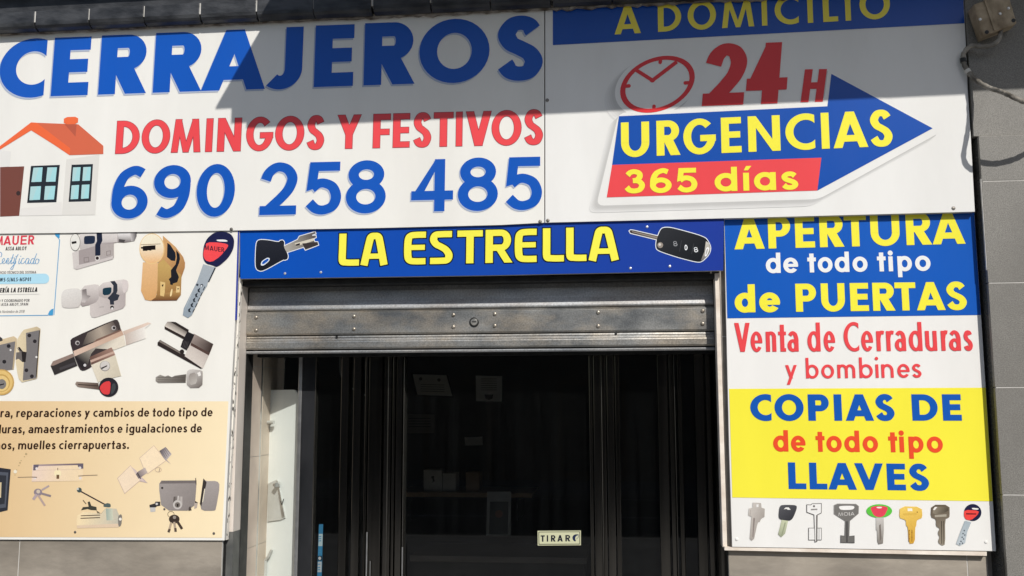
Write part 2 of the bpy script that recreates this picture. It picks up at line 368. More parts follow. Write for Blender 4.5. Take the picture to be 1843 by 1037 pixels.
def rounded(ch, W, w, h):
    'soft squared capitals of the name board'
    r = .2
    if ch == 'L': return stroke([(w/2,1),(w/2,.5),(w/2,.22),(w*.62,.12),(w,h/2+.01),(W*.6,h/2),(W,h/2)], w, h, 4)
    if ch == 'A': return stroke([(w*.48,0),(W*.30,.7),(W*.37,.88),(W*.5,1-h*.5),(W*.63,.88),(W*.70,.7),(W-w*.48,0)], w*1.02, h*1.05, 5)+[bar(W*.24,.2,W*.76,.2+h*.85)]
    if ch == 'E': return stroke([(W,1-h/2),(W*.55,1-h/2),(w*.8,.93-h*.3),(w/2,.72),(w/2,.28),(w*.8,.07+h*.3),(W*.55,h/2),(W,h/2)], w, h, 5)+[bar(w*.5,.52-h*.42,W*.96,.52+h*.42)]
    if ch == 'S': return stroke([(W*.96,1-h/2),(W*.5,1-h/2),(w*.75,.92-h*.2),(w/2,.74),(w*.9,.6),(W*.5,.52),(W-w*.9,.42),(W-w/2,.26),(W-w*.75,.08+h*.2),(W*.5,h/2),(W*.02,h/2)], w, h, 5)
    if ch == 'T': return G('T',W,w,h)
    if ch == 'R': return [bar(0,0,w,1), bowl(0,.36,W*.93,1,w,h,k=.3), dg(W*.5,.44,W-w*.6,0,w*1.1)]
def lettering(text, a, b, H, w, h, xs=None, xh=.7, hum=False, italic=0, H1=None, font=G, track=.14, space=.32, split=False):
    'regions in photo pixels: baseline from pixel a to pixel b, cap height H (H1 at the far end)'
    ax, ay = a; bx, by = b; H1 = H1 or H
    def up(x): return (-(x-1000)/12005.0+italic, -1.0)
    items = []
    if xs:
        k = 0; wd = 0
        for ch in text:
            if ch == ' ': wd += 1; continue
            items.append((ch, xs[k][0], xs[k][1], wd)); k += 1
    else:
        pos = 0; raw = []; wd = 0
        for ch in text:
            if ch == ' ': pos += space; wd += 1; continue
            if ch.isdigit(): W_ = .56 if ch != '1' else .36
            elif ch in '.,': W_ = w*1.1
            elif ch in '-/': W_ = .3
            elif ch in 'ií': W_ = w*1.25
            else: W_ = ADV.get({'Í':'I','É':'E'}.get(ch,ch)) or w
            raw.append((ch,pos,pos+W_,wd)); pos += W_+track
        k = (bx-ax)/(pos-track)
        items = [(c, ax+p*k, ax+q*k, i) for c,p,q,i in raw]
    out = []; grp = {}
    for ch, x0, x1, wd in items:
        t = (x0-ax)/(bx-ax); Hh = H+(H1-H)*t
        W_ = (x1-x0)/Hh
        for reg in (font(ch,W_,w,h) if font is rounded else font(ch,W_,w,h,xh,hum)):
            nr = []
            for c in reg:
                q = []
                for gx,gy in c:
                    X = x0+gx*Hh; Yb = ay+(by-ay)*(X-ax)/(bx-ax); u = up(X)
                    q.append((X+u[0]*gy*Hh, Yb+u[1]*gy*Hh))
                nr.append(q)
            out.append(nr); grp.setdefault(wd,[]).append(nr)
    return [grp[k] for k in sorted(grp)] if split else out
def shift(regs, dx, dy): return [[[(x+dx,y+dy) for x,y in c] for c in r] for r in regs]
def fat(regs, g): return [[grow(r[0],g)]+[grow(c,-g) for c in r[1:]] for r in regs]
def Z(x0, y0, k):
    'maps readings taken from an enlarged crop to photo pixels'
    return lambda *p: [(x0+x/k, y0+y/k) for x,y in p]
def disc(cx, cy, rx, ry=None, n=24, rot=0):
    ry = ry or rx; c, s = math.cos(rot), math.sin(rot)
    return [(cx+rx*math.cos(2*math.pi*i/n)*c-ry*math.sin(2*math.pi*i/n)*s, cy+rx*math.cos(2*math.pi*i/n)*s+ry*math.sin(2*math.pi*i/n)*c) for i in range(n)]
def seg(a, b, t):
    dx, dy = b[0]-a[0], b[1]-a[1]; l = math.hypot(dx,dy); nx, ny = -dy/l*t/2, dx/l*t/2
    return [(a[0]+nx,a[1]+ny),(b[0]+nx,b[1]+ny),(b[0]-nx,b[1]-ny),(a[0]-nx,a[1]-ny)]
def soft(poly, it=2):
    'round the corners of an outline'
    for _ in range(it):
        q = []
        for i in range(len(poly)):
            a, b = poly[i], poly[(i+1)%len(poly)]
            q += [(a[0]*.78+b[0]*.22, a[1]*.78+b[1]*.22),(a[0]*.22+b[0]*.78, a[1]*.22+b[1]*.78)]
        poly = q
    return poly
def rnd(poly, r):
    'round the corners of an outline by a fixed radius'
    q = []; n = len(poly)
    for i in range(n):
        p, a, b = np.array(poly[i], float), np.array(poly[i-1], float), np.array(poly[(i+1)%n], float)
        la, lb = np.linalg.norm(a-p), np.linalg.norm(b-p); s = p+(a-p)*min(r/la,.45); e = p+(b-p)*min(r/lb,.45)
        for t in (0,.25,.5,.75,1): q.append(tuple((1-t)**2*s+2*t*(1-t)*p+t*t*e))
    return q
def one(poly, ink): return ([[poly]], ink)
# ------------------------------------------------------------------ surfaces
M_TILE = noisy('concrete_tile', (.235,.205,.165), (.41,.36,.295), 3.2, .55, 0, 10, bump=.08, bscale=60, stretch=(.6,1,1.6), c2=(.13,.115,.095), s2=5, a2=.5)
M_REVEAL = noisy('beige_tile', (.52,.43,.35), (.66,.56,.46), 5, .5, 0, 8)
M_GROUT = noisy('grout', (.5,.48,.44), (.6,.58,.54), 30, .9)
M_GRANITE = noisy('speckled_granite', (.13,.123,.108), (.285,.272,.245), 260, .5, 0, 3, lo=.3, hi=.7, c2=(.13,.122,.108), s2=1.3, a2=.6)
M_POLISH = noisy('polished_dark_granite', (.05,.05,.047), (.12,.118,.11), 200, .16, 0, 3, spec=.6)
M_SLATE = noisy('black_stone', (.017,.018,.02), (.06,.062,.066), 9, .42, 0, 10, bump=.25, bscale=40, stretch=(1,1,2))
M_MORTAR = noisy('old_mortar', (.10,.075,.055), (.36,.32,.27), 22, .9, 0, 8, bump=.8, bscale=60)
M_RENDER = noisy('wall_render', (.36,.33,.29), (.44,.41,.36), 4, .9)
M_BALC = noisy('bounce_white_balcony_paint', (.72,.70,.66), (.82,.80,.76), 3, .8)  # unseen balcony made near-white to bounce light onto the shaded signs
M_CREAM = noisy('cream_paint', (.68,.58,.48), (.86,.78,.68), 12, .6, 0, 8, bump=.15, bscale=70)
M_GUIDE = noisy('grey_beige_painted_metal', (.58,.52,.46), (.74,.67,.60), 7, .45, 0, 8, stretch=(1,1,.3))
M_CHIP = noisy('chipped_filler', (.06,.055,.045), (.82,.78,.7), 75, .9, 0, 6, stretch=(1,1,.5), lo=.37, hi=.43)
M_BLACK = noisy('black_joint', (.012,.012,.012), (.03,.03,.028), 20, .5)
M_GALV = noisy('galvanised_steel', (.17,.178,.18), (.42,.415,.39), 5.0, .40, .72, 12, bump=.10, bscale=14, stretch=(1,1,1.8), lo=.34, hi=.66, c2=(.52,.44,.335), s2=4.5, a2=.75, f2=160)
M_GALV2 = noisy('dull_galvanised_steel', (.27,.285,.30), (.44,.45,.455), 7, .45, .4, 12, stretch=(.6,1,2), c2=(.36,.31,.25), s2=5, a2=.6, f2=140)
M_RIVET = noisy('rivet_steel', (.26,.225,.18), (.42,.38,.32), 60, .4, .7)
M_POST = noisy('dark_steel', (.075,.069,.06), (.15,.138,.12), 3, .17, 1, 4, stretch=(8,8,.3))
M_GFOOT = noisy('bare_guide_metal', (.11,.115,.11), (.2,.2,.19), 9, .45, .4)
M_PANEL = noisy('grey_anodised_panel', (.016,.017,.019), (.032,.033,.036), 9, .28, .2, 8, stretch=(1,1,.4))
M_TRIM = noisy('worn_trim', (.13,.125,.11), (.25,.235,.21), 4, .25, .9, 4, stretch=(8,8,.5))
M_NICK = noisy('satin_nickel', (.55,.55,.52), (.68,.68,.65), 10, .3, .2)
M_BRIGHT = noisy('brushed_steel', (.5,.5,.49), (.66,.66,.64), 20, .3, .9)
M_DARKROOM = noisy('darkened_interior_paint', (.045,.042,.038), (.07,.066,.06), 3, .8)  # near-black base puts the dark of the unlit room into the colour
M_PAPER = noisy('paper', (.62,.6,.55), (.74,.72,.68), 8, .8)
M_DIMP = noisy('grey_paper', (.2,.2,.19), (.26,.26,.25), 8, .8)
M_CARD = noisy('cardboard', (.35,.24,.14), (.45,.32,.2), 10, .8)
M_BOARD = noisy('white_display_panel', (.80,.83,.81), (.86,.88,.86), 3, .35)
M_SCREW = noisy('screw_steel', (.12,.105,.09), (.3,.28,.25), 200, .45, .7)
M_SCREWL = noisy('bright_screw_steel', (.6,.6,.6), (.75,.75,.75), 100, .35, .6)
M_BACK = noisy('sign_core', (.5,.49,.46), (.68,.66,.63), 10, .6)
M_CABLE = noisy('weathered_cable', (.085,.075,.06), (.36,.33,.285), 16, .8, 0, 10, bump=.7, bscale=70, stretch=(1,1,1), lo=.3, hi=.7)
M_JBOX = noisy('aged_plastic', (.22,.165,.105), (.45,.36,.25), 18, .7, 0, 8, bump=.15)
M_ASPH = noisy('asphalt', (.04,.04,.04), (.07,.068,.065), 40, .9, bump=.4, bscale=180)
M_PAVE = noisy('pavement_slab', (.18,.18,.18), (.27,.27,.265), 2.5, .85, bump=.2, bscale=60)
M_KERB = noisy('kerb_stone', (.26,.25,.235), (.34,.33,.31), 12, .8)
M_LINE = noisy('road_paint', (.55,.54,.5), (.72,.71,.68), 20, .7)
M_FAR = noisy('far_render', (.15,.13,.11), (.2,.175,.15), 1.2, .9)
M_FARW = noisy('far_glass', (.02,.025,.03), (.05,.055,.06), 1, .1)
M_SHUT = noisy('far_shutter', (.16,.1,.06), (.2,.13,.08), 2, .6)
def glass(name, tint, ior=1.5):
    m = bpy.data.materials.new(name); m.use_nodes = True; N, L = m.node_tree.nodes, m.node_tree.links; N.clear()
    o = N.new('ShaderNodeOutputMaterial'); mx = N.new('ShaderNodeMixShader'); t = N.new('ShaderNodeBsdfTransparent'); g = N.new('ShaderNodeBsdfGlossy'); f = N.new('ShaderNodeFresnel')
    t.inputs[0].default_value = (*tint,1); g.inputs['Roughness'].default_value = .012; f.inputs[0].default_value = ior
    gm = N.new('ShaderNodeNewGeometry'); om = N.new('ShaderNodeMath'); om.operation = 'SUBTRACT'; om.inputs[0].default_value = 1
    mu = N.new('ShaderNodeMath'); mu.operation = 'MULTIPLY'   # reflect at the entry face only: no false total reflection inside the pane
    L.new(gm.outputs['Backfacing'], om.inputs[1]); L.new(f.outputs[0], mu.inputs[0]); L.new(om.outputs[0], mu.inputs[1]); L.new(mu.outputs[0], mx.inputs[0]); df = N.new('ShaderNodeBsdfDiffuse'); df.inputs[0].default_value = (.62,.66,.66,1); md = N.new('ShaderNodeMixShader')   # thin dust film with run marks, added as haze to lift the blacks
    tc = N.new('ShaderNodeTexCoord'); mp = N.new('ShaderNodeMapping'); mp.inputs['Scale'].default_value = (14,1,.5); nz = N.new('ShaderNodeTexNoise'); nz.inputs['Scale'].default_value = 2.2; nz.inputs['Detail'].default_value = 8
    mr = N.new('ShaderNodeMapRange'); mr.inputs[1].default_value = .35; mr.inputs[2].default_value = .75; mr.inputs[3].default_value = .0006; mr.inputs[4].default_value = .0024
    L.new(tc.outputs['Object'], mp.inputs[0]); L.new(mp.outputs[0], nz.inputs[0]); L.new(nz.outputs[0], mr.inputs[0])
    L.new(mr.outputs[0], md.inputs[0]); L.new(t.outputs[0], md.inputs[1]); L.new(df.outputs[0], md.inputs[2])
    L.new(md.outputs[0], mx.inputs[1]); L.new(g.outputs[0], mx.inputs[2]); L.new(mx.outputs[0], o.inputs[0]); return m
M_GLASS = glass('shop_glass', (.97,.98,.97))
# ------------------------------------------------------------------ street behind the camera
def setting(name, mb, mats, **k):
    o = mb.build(name, mats, **k); o['kind'] = 'structure'; o['label'] = k.get('label') or name.replace('_',' '); return o
setting('pavement', MB().box(-30,30,-7.5,3.2,-.25,0), M_PAVE, label='grey slab pavement in front of the shop')
setting('kerb', MB().box(-30,30,-7.65,-7.503,-.3,.004), M_KERB, label='pale stone kerb along the pavement')
rd = MB().box(-30,30,-14.2,-7.653,-.4,-.13)
for x in range(-28,28,4): rd.box(x,x+2,-11.0,-10.88,-.13,-.126,1)
rd.box(-30,30,-13.9,-13.8,-.13,-.126,1); rd.box(-30,30,-8.1,-8.0,-.13,-.126,1)
setting('road', rd, [M_ASPH,M_LINE], label='asphalt road with white lane paint')
setting('ground', MB().box(-400,400,-400,400,-.6,-.41), M_ASPH, label='ground reaching to the horizon')
setting('far_pavement', MB().box(-30,30,-16.6,-14.203,-.25,0), M_PAVE, label='pavement across the street')
def far_house(x0, x1, h, n, label):
    t = thing('row_house', label, 'house', ((x0+x1)/2,-16.6,0), 'houses across the street')
    m = MB().box(x0,x1,-26,-16.6,0,h).box(x0-.1,x1+.1,-26.1,-16.45,h,h+.25)
    m.build('wall', M_FAR, t)
    wd = (x1-x0)/n
    for r in range(2):
        for k in range(n):
            cx = x0+wd*(k+.5); z0 = .1 if r == 0 else r*3+.2
            f = MB().box(cx-.75,cx+.75,-16.6,-16.52,z0,z0+2.1).build('window', M_SHUT, t)
            MB().box(cx-.65,cx+.65,-16.519,-16.50,z0+.1,z0+2.0).build('pane', M_FARW, f)
far_house(-16,-5.1,6.0,4,'render fronted house across the street, left of the three')
far_house(-5,6.9,6.3,4,'render fronted house across the street, middle one')
far_house(7,19,5.7,4,'render fronted house across the street, right of the three')
# ------------------------------------------------------------------ the shop building
def PX(x, y, Y=0.0): return P(x,y,Y).x
def PZ(x, y, Y=0.0): return P(x,y,Y).z
XL = PX(445,640,Y_SHUT)              # left reveal
XR = PX(1288,560,0)                  # right reveal
ZH = PZ(860,505,Y_NAME)              # underside of the header
B = thing('shop_building', 'locksmith shop front of grey tile and granite around a dark glazed entrance', 'building', (0,0,0))
XGL = PX(404,972,0)+.002             # edge of the tile left of the guide
wall = MB()
wall.box(-9,XL-.12,.06,.40,0,7.5).box(XR+.12,9,.06,.40,0,7.5).box(XL-.12,XR+.12,.06,.40,ZH+.02,7.5)
wall.build('wall', M_RENDER, B)
# tile skin on the wall: real tiles with grout behind
def tiles(m, x0, x1, z0, z1, xs, zs, y, t=.018, g=.0035):
    xs = sorted(xs); X = [x0]+[x for x in xs if x0 < x < x1]+[x1]; Zs = [z0]+[z for z in zs if z0 < z < z1]+[z1]
    for i in range(len(X)-1):
        for j in range(len(Zs)-1): m.box(X[i]+g/2,X[i+1]-g/2,y,y+t,Zs[j]+g/2,Zs[j+1]-g/2)
YW0 = -.042                                   # the left cladding stands almost flush with its sign
xj = PX(34,1000,YW0); xl1 = PX(399.5,1000,YW0)
tl = MB(); tiles(tl, -9, xl1, .1, 3.6, [xj-.6*k for k in range(0,13)], [.55,1.45,2.4], YW0)
tl.build('wall_tiling', M_TILE, B, bevel=.0012)
xr0, xr1 = PX(1311,1015,0), PX(1778,1020,0); xrj = PX(1741,1015,0)
tr = MB(); tiles(tr, xr0, xr1, .1, 3.6, [xrj], [1.9], 0); tr.build('wall_tiling', M_TILE, B, bevel=.0012)
MB().box(-9,xl1-.0005,YW0+.0015,.06,.1,3.6).box(xr0,xr1-.0005,.0015,.06,.1,3.6).build('grout', M_GROUT, B)
MB().box(-9,xl1,-.06,.059,0,.098).box(xr0-.02,9,-.02,.06,0,.098).build('plinth', M_SLATE, B)
# left jamb: metal guide channel
zt = ZH+.02
zgb = PZ(415,957,0)
MB().box(xl1+.0005,XGL+.004,-.03,.06,0,zt).build('joint_strip', M_BLACK, B)
MB().box(XGL+.0045,XL-.006,-.004,.0715,zgb,zt).build('shutter_guide', M_GUIDE, B)
MB().box(XGL+.0045,XL-.006,-.002,.0715,0,zgb-.0005).build('guide_foot', M_GFOOT, B)
MB().box(XL-.10,XL-.0033,.072,.150,0,zt).build('guide_slot', M_BLACK, B)
MB().pbox([(431,500),(434,500),(408,972),(404.5,972)], -.0295, .02).build('chipped_filler', M_CHIP, B)
# left reveal tiles
rv = MB(); zj = [PZ(460,822,.2), PZ(455,985,.2), PZ(460,660,.2)]
zz = sorted([0]+zj+[zt]+[zj[1]-.36,zj[1]-.72])
for a_, b_ in zip(zz[:-1], zz[1:]):
    rv.box(XL-.10,XL-.004,.152,Y_GLASS-.012,a_+.0015,b_-.0015); rv.box(XL-.10,XL-.004,Y_GLASS+.012,.55,a_+.0015,b_-.0015)
rv.build('reveal_tiling', M_REVEAL, B)
MB().box(XL-.10,XL-.006,.1505,.549,0,zt).build('reveal_grout', M_GROUT, B)
# right jamb
MB().pbox([(1304,984.5),(1317,985.2),(1776,993),(1776,1000.5),(1304,990.5)], -.027, .026).build('ledge_trim', M_CREAM, B)
rj = MB().box(XR,xr0-.003,-.006,.06,PZ(1310,985,0),zt)
rj.build('jamb_plaster', M_CREAM, B, bevel=.002)
MB().box(XR+.022,xr0-.002,-.002,.06,0,PZ(1310,986,0)).build('jamb_base', M_BLACK, B)
MB().box(XR+.001,XR+.10,.061,.55,0,zt).build('jamb_return', M_POST, B)
# header box behind the shutter
MB().box(XL-.006,XR+.001,.20,.24,PZ(860,640,.2),ZH+.2).build('header_box', M_BLACK, B)
MB().box(XL-.006,XR+.001,.0,.20,ZH,ZH+.02).build('header_soffit', M_BLACK, B)
# granite pilaster: thin stone plates on a dark core
YT = -.070                                     # the top plate lies nearly flush with the sign
xp = PX(1765,300,Y_PIL); xt = PX(1750.5,215,YT); xe = 3.4
zA, zB = PZ(1790,244,Y_PIL), PZ(1790,326,Y_PIL)
dz = PZ(1800,500,Y_PIL)-PZ(1800,688,Y_PIL)
pl = MB()
pl.box(xt,xe,YT,-.03,zA+.004,7.4)
zc = [zA,zB]+[zB-dz*k for k in range(1,8)]
for a_, b_ in zip(zc[1:], zc[:-1]):
    if b_ > .02: pl.box(xp,xe,Y_PIL,-.070,max(a_+.0015,.0),b_-.0015)
pl.build('pilaster', M_GRANITE, B, bevel=.0012)
MB().box(xp+.004,xe,Y_PIL+.0012,.06,0,zA-.001).build('pilaster_joint', M_GROUT, B)
MB().box(xp-.0022,xp-.0002,Y_PIL+.001,Y_PIL+.012,PZ(1775,486,Y_PIL),PZ(1766,322,Y_PIL)).build('edge_mortar', M_GROUT, B)
MB().box(xp+.0005,xp+.0038,-.0695,.06,0,zA-.002).build('pilaster_side', M_POLISH, B)
# cornice of black stone blocks above the signs
YC = -.118
zc0, zc1 = PZ(200,45,YC), PZ(200,45,YC)+.082
co = MB()
x0 = PX(62,40,YC); step = PX(160,32,YC)-x0
prof = [(YC+.03,zc0),(YC+.012,zc0+.006),(YC+.003,zc0+.016),(YC,zc0+.03),(YC,zc1),(-.02,zc1),(-.02,zc0)]
for k in range(-14,34):
    a_ = x0+step*k+random.uniform(-.004,.004); co.extrude_x([(y+random.uniform(-.0015,.0015),z) for y,z in prof], a_+.003, x0+step*(k+1)-.003)
co.build('cornice', M_SLATE, B, bevel=.002)
MB().box(x0-14*step,x0+34*step,YC+.0025,-.019,zc0+.031,zc1-.001).build('cornice_mortar', M_GROUT, B)
up = MB().box(x0-14*step,x0+34*step,YC+.05,.06,zc1+.002,zc1+.10).box(x0-14*step,x0+34*step,YC-.02,.06,zc1+.102,zc1+.26)
up.build('upper_moulding', M_SLATE, B, bevel=.006)
# ragged mortar between cornice and signs
rm = []; n = 300
for i in range(n+1):
    x = -3.0+6.4*i/n
    rm.append((x, zc0-.003-(.011 if x > -1.15 else .003)*random.random()**2))
v = []; f = []
for x,z in rm: v += [(x,-.076+random.uniform(-.003,.003),z),(x,-.080,zc0+.01),(x,-.02,z+.004)]
for i in range(n): f += [(3*i,3*i+3,3*i+4,3*i+1),(3*i,3*i+2,3*i+5,3*i+3)]
obj('mortar_edge', v, f, M_MORTAR, B)
# balcony above: its stepped slab shades the top of the signs
bl = MB()
def tip(x, y, D):
    p = P(x,y,Y_TOP); return p.x+SA*D, Y_TOP-D, p.z+SB*D
steps = [tip(388,197,1.0), tip(415.5,223,.96), tip(443,232,.93)]
for i,(tx,ty,tz) in enumerate(steps):
    bl.box(tx, 6, ty, .059, tz, tz+.010 if i == 0 else steps[i-1][2]-.0005)
bl.box(steps[0][0]+.30, 6, steps[0][1]+.26, .059, steps[0][2]+.0105, steps[0][2]+.14)
for p_ in bl.v: p_.z += .012*(p_.x-steps[0][0])
bl.build('balcony', M_BALC, B)
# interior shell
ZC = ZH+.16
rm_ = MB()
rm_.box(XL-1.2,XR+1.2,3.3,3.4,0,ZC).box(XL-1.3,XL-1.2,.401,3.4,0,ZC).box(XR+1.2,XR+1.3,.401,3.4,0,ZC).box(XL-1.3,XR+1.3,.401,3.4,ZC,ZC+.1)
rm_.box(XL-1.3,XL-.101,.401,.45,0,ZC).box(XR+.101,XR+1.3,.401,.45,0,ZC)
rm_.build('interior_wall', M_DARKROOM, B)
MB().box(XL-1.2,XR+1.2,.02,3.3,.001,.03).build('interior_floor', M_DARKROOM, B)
# ------------------------------------------------------------------ roller shutter, part raised
sh = MB()
def ZS(y, x=860): return PZ(x,y,Y_SHUT)
xs0, xs1 = XL-.0045, XR-.001
sh.extrude_x([(0.1000,ZS(506)),(0.0840,ZS(512)),(0.0780,ZS(520)),(0.0790,ZS(534)),(0.0785,ZS(537)),(0.0680,ZS(551)),(0.0685,ZS(553)),(0.0750,ZS(555)),(0.1020,ZS(555))], xs0, xs1)
SHUT = sh.build('roller_shutter', M_GALV2, B, label='galvanised shutter rolled up above the entrance')
MB().extrude_x([(0.0740,ZS(556)),(0.0640,ZS(559.6)),(0.0630,ZS(560.4)),(0.0630,ZS(597)),(0.0680,ZS(600)),(0.1020,ZS(600)),(0.1020,ZS(556))], xs0, xs1).build('lock_rail', M_GALV, SHUT)
MB().extrude_x([(0.0900,ZS(601)),(0.0730,ZS(602)),(0.0700,ZS(605)),(0.0755,ZS(604)),(0.0675,ZS(610.5)),(0.0685,ZS(611.2)),(0.0655,ZS(611.8)),(0.0645,ZS(613.5)),(0.0645,ZS(623)),(0.0700,ZS(626)),(0.1020,ZS(626)),(0.1020,ZS(601))], xs0, xs1).build('slat', M_GALV, SHUT)
MB().extrude_x([(0.0970,ZS(627.2)),(0.0720,ZS(629)),(0.0680,ZS(631)),(0.0720,ZS(633.5)),(0.1020,ZS(633.5)),(0.1020,ZS(627.2))], xs0, xs1).build('bottom_rail', M_GALV2, SHUT)
for x,y0,y1 in ((461,571.5,594.5),(637,569.5,592.5),(816,567,588.5),(890.5,565.5,586.5),(1076.5,562.5,587),(1264.5,560,583)):
    for y in (y0,y1):
        p = P(x,y,.0632); MB().lathe(p,(0,-1,0),[(.0085,-.001),(.0085,.002),(.0065,.005),(.003,.0065)],14).build('rivet', M_RIVET, SHUT, smooth=False)
p = P(853.5,580,.0632)
lk = MB().lathe(p,(0,-1,0),[(.021,-.001),(.021,.003),(.018,.0045)],24).build('shutter_lock', M_BLACK, SHUT)
MB().lathe(p,(0,-1,0),[(.0145,.0046),(.0145,.007),(.013,.008)],20).build('lock_face', M_GALV, SHUT)
k = MB(); 
for dx in (-.009,-.003,.003): k.box(p.x+dx,p.x+dx+.0062,p.y-.0088,p.y-.0081,p.z-.001,p.z+.0035)
k.build('key_slot', M_BLACK, SHUT)
for x,y in ((606,606.5),(1109,599.5)):
    p = P(x,y,.0672); MB().lathe(p,(0,-1,0),[(.0055,-.002),(.0055,.001)],12).build('rail_hole', M_BLACK, SHUT)
# ------------------------------------------------------------------ glazed front
zg0, zg1 = .03, ZH+.1
def post(name, x0, x1, d=.04, m=M_POST, parent=None, yref=860, z0=zg0, z1=None):
    a_, b_ = PX(x0,yref,Y_GLASS), PX(x1,yref,Y_GLASS)
    return MB().box(a_,b_,Y_GLASS-d/2,Y_GLASS+d/2,z0,z1 or zg1).build(name, m, parent or B, bevel=.003)
W1 = thing('display_window', 'narrow glass display window beside the left tiled reveal', 'window', (PX(510,900,Y_GLASS),Y_GLASS,zg0))
MB().box(XL-.0035,PX(535,860,Y_GLASS),Y_GLASS-.004,Y_GLASS+.004,zg0,zg1).build('glass', M_GLASS, W1)
post('frame', 534.5, 541.5, .035, M_BRIGHT, W1)
post('side_panel', 541.7, 565.5, .03, M_PANEL, W1)
post('frame', 565.7, 567.4, .04, M_TRIM, W1)
post('glass_bead', 464, 466.2, .02, M_BRIGHT, W1)

D = thing('shop_door', 'double glass shop door with dark steel stiles and a TIRAR sticker', 'door', (PX(890,900,Y_GLASS),Y_GLASS,zg0))
MB().box(PX(567.6,860,Y_GLASS),XR-.001,Y_GLASS-.003,Y_GLASS+.003,zg0,zg1).build('glass', M_GLASS, D)
for a_, b_, d in ((614,628,.06),(636,650,.055),(657,662,.05),(665,689,.07),(692,705,.055),(708,712.5,.07),(714,725,.06),
                (1062,1068,.06),(1070,1083,.065),(1085,1092,.05),(1094,1107,.06),(1109,1117,.06),(1186,1204,.06),(1207,1215,.05),(1222,1230,.06),(1253,1270,.07),(1273,1282,.06)):
    post('stile', a_, b_, d, M_POST, D)
for a_ in (671,699,727.5,1084,1216,1290): post('trim', a_, a_+1.3, .062, M_TRIM, D)
for a_, b_, y0 in ((659,662,958),(723,725.5,985),(665.5,667,1010)):
    A = P((a_+b_)/2,y0,Y_GLASS-.045); MB().lathe((A.x,A.y,.5),(0,0,1),[(.0035*(b_-a_)/3,0),(.0035*(b_-a_)/3,A.z-.5)],10).build('pull_bar', M_BRIGHT, D)
MB().box(XL-.003,XR-.001,Y_GLASS-.03,Y_GLASS+.03,.0301,.13).build('bottom_rail', M_POST, D)
ys = Y_GLASS-.0045
MB().pbox([(967.5,955.5),(1045.5,955),(1045.5,981.5),(967.8,982)], ys, .0012).build('sticker', paint((205,205,170)), D, label='cream sticker reading TIRAR')
art('sticker_print', [one([(969.3,957.3),(1043.8,956.8),(1043.8,979.8),(969.6,980.2)],(40,40,35)), one([(970.3,958.3),(1042.8,957.8),(1042.8,978.8),(970.6,979.2)],(205,205,170)),
    (lettering('TIRAR',(973,975.2),(1026.5,974.6),11.5,.24,.2,xs=[(973,980.5),(984,986.6),(991.5,1000),(1003,1013),(1017.5,1026.5)]),(35,38,48)),
    ([[soft([(1030,966),(1034,962),(1041,961.5),(1040,964),(1036,965.5),(1035,970),(1037,974),(1034,975),(1030.5,971)],2)]],(35,45,75)),
    ([[seg((1037,964),(1042,962.5),1)],[seg((1042,962.5),(1041,967),1)],[seg((1041,967),(1037.5,970.5),1)]],(110,116,120))], ys-.0009, D)
q = []
sx0, sx1 = 571.5, 581
MB().pbox([(574,944),(581.5,943.5),(578.5,1060),(570,1060)], ys, .0012).build('sticker', paint((44,98,128)), D, label='blue and white strip sticker')
st = []
for i,(y0,y1,c) in enumerate(((961,983,(140,158,160)),(983,1000,(48,104,134)),(1001,1009,(30,38,42)),(1011,1030,(142,150,150)))):
    xx = lambda y: 574-(y-944)*.0345
    st.append(one([(xx(y0)+.4,y0),(xx(y0)+7.4,y0),(xx(y1)+7.6,y1),(xx(y1)+.4,y1)],c))
for y in (965,969,973,990,994,1015,1021,1025): st.append(one([(574.5-(y-944)*.0345,y),(579-(y-944)*.0345,y-.5),(579-(y-944)*.0345,y+1.3),(574.5-(y-944)*.0345,y+1.6)],(60,110,140)))
st.append(one(disc(575.4,1005,2.6,2.9),(150,154,154)))
art('sticker_print', st, ys-.0009, D)
# white board of sample handles behind the display window
ya, yb = .375, .315
A, Bq = P(487,800,ya), P(534,800,yb)
nx = Vector((-(Bq.y-A.y), (Bq.x-A.x), 0)).normalized(); tx = (Bq-A); tx.z = 0; Wb = tx.length; tx.normalize()
if nx.y > 0: nx = -nx
DB = thing('display_board', 'white board of sample door handles behind the left display glass', 'display', (A.x,A.y,.25))
zt_ = PZ(500,702,ya)
r = .03
outl = [(0-.01,.25),(Wb,.25)]+[(Wb-r+r*math.cos(t*math.pi/10), zt_-r+r*math.sin(t*math.pi/10)) for t in range(0,6)]+[(-.01,zt_)]
vv = [Vector((A.x,A.y,0))+tx*s_+Vector((0,0,z)) for s_,z in outl]; vb = [p-nx*.012 for p in vv]; n = len(vv)
obj('board', vv+vb, [tuple(range(n)), tuple(range(2*n-1,n-1,-1))]+[(i,n+i,n+(i+1)%n,(i+1)%n) for i in range(n)], M_BOARD, DB)
def bpt(px, py, off=0):
    'point in front of the board surface under a photo pixel'
    d = R_*(px-CX)-U_*(py-CY)+_f*FOC; t = (Vector((A.x,A.y,0))-CAM).dot(nx)/d.dot(nx); return CAM+d*t+nx*off
hb = MB(); a_ = bpt(488,760,.028); hb.tube([a_,a_+tx*.042],[.0085,.0085],12); hb.tube([bpt(489,760,.001),bpt(489,760,.03)],[.006,.006],8); hb.build('door_handle', M_NICK, DB)
pq = [bpt(*q,.006) for q in ((484,870),(500,863),(515,932),(506,936),(483,939))]; pv = pq+[p_-nx*.006 for p_ in pq]
plt = obj('handle_plate', pv, [(0,1,2,3,4),(9,8,7,6,5)]+[(i,5+i,5+(i+1)%5,(i+1)%5) for i in range(5)], M_NICK, DB, bevel=.0012)
pe = [bpt(*q,.0066) for q in ((499,866),(502,866),(514,930),(509,932))]
obj('plate_rim', pe, [(0,1,2,3)], M_BRIGHT, DB)
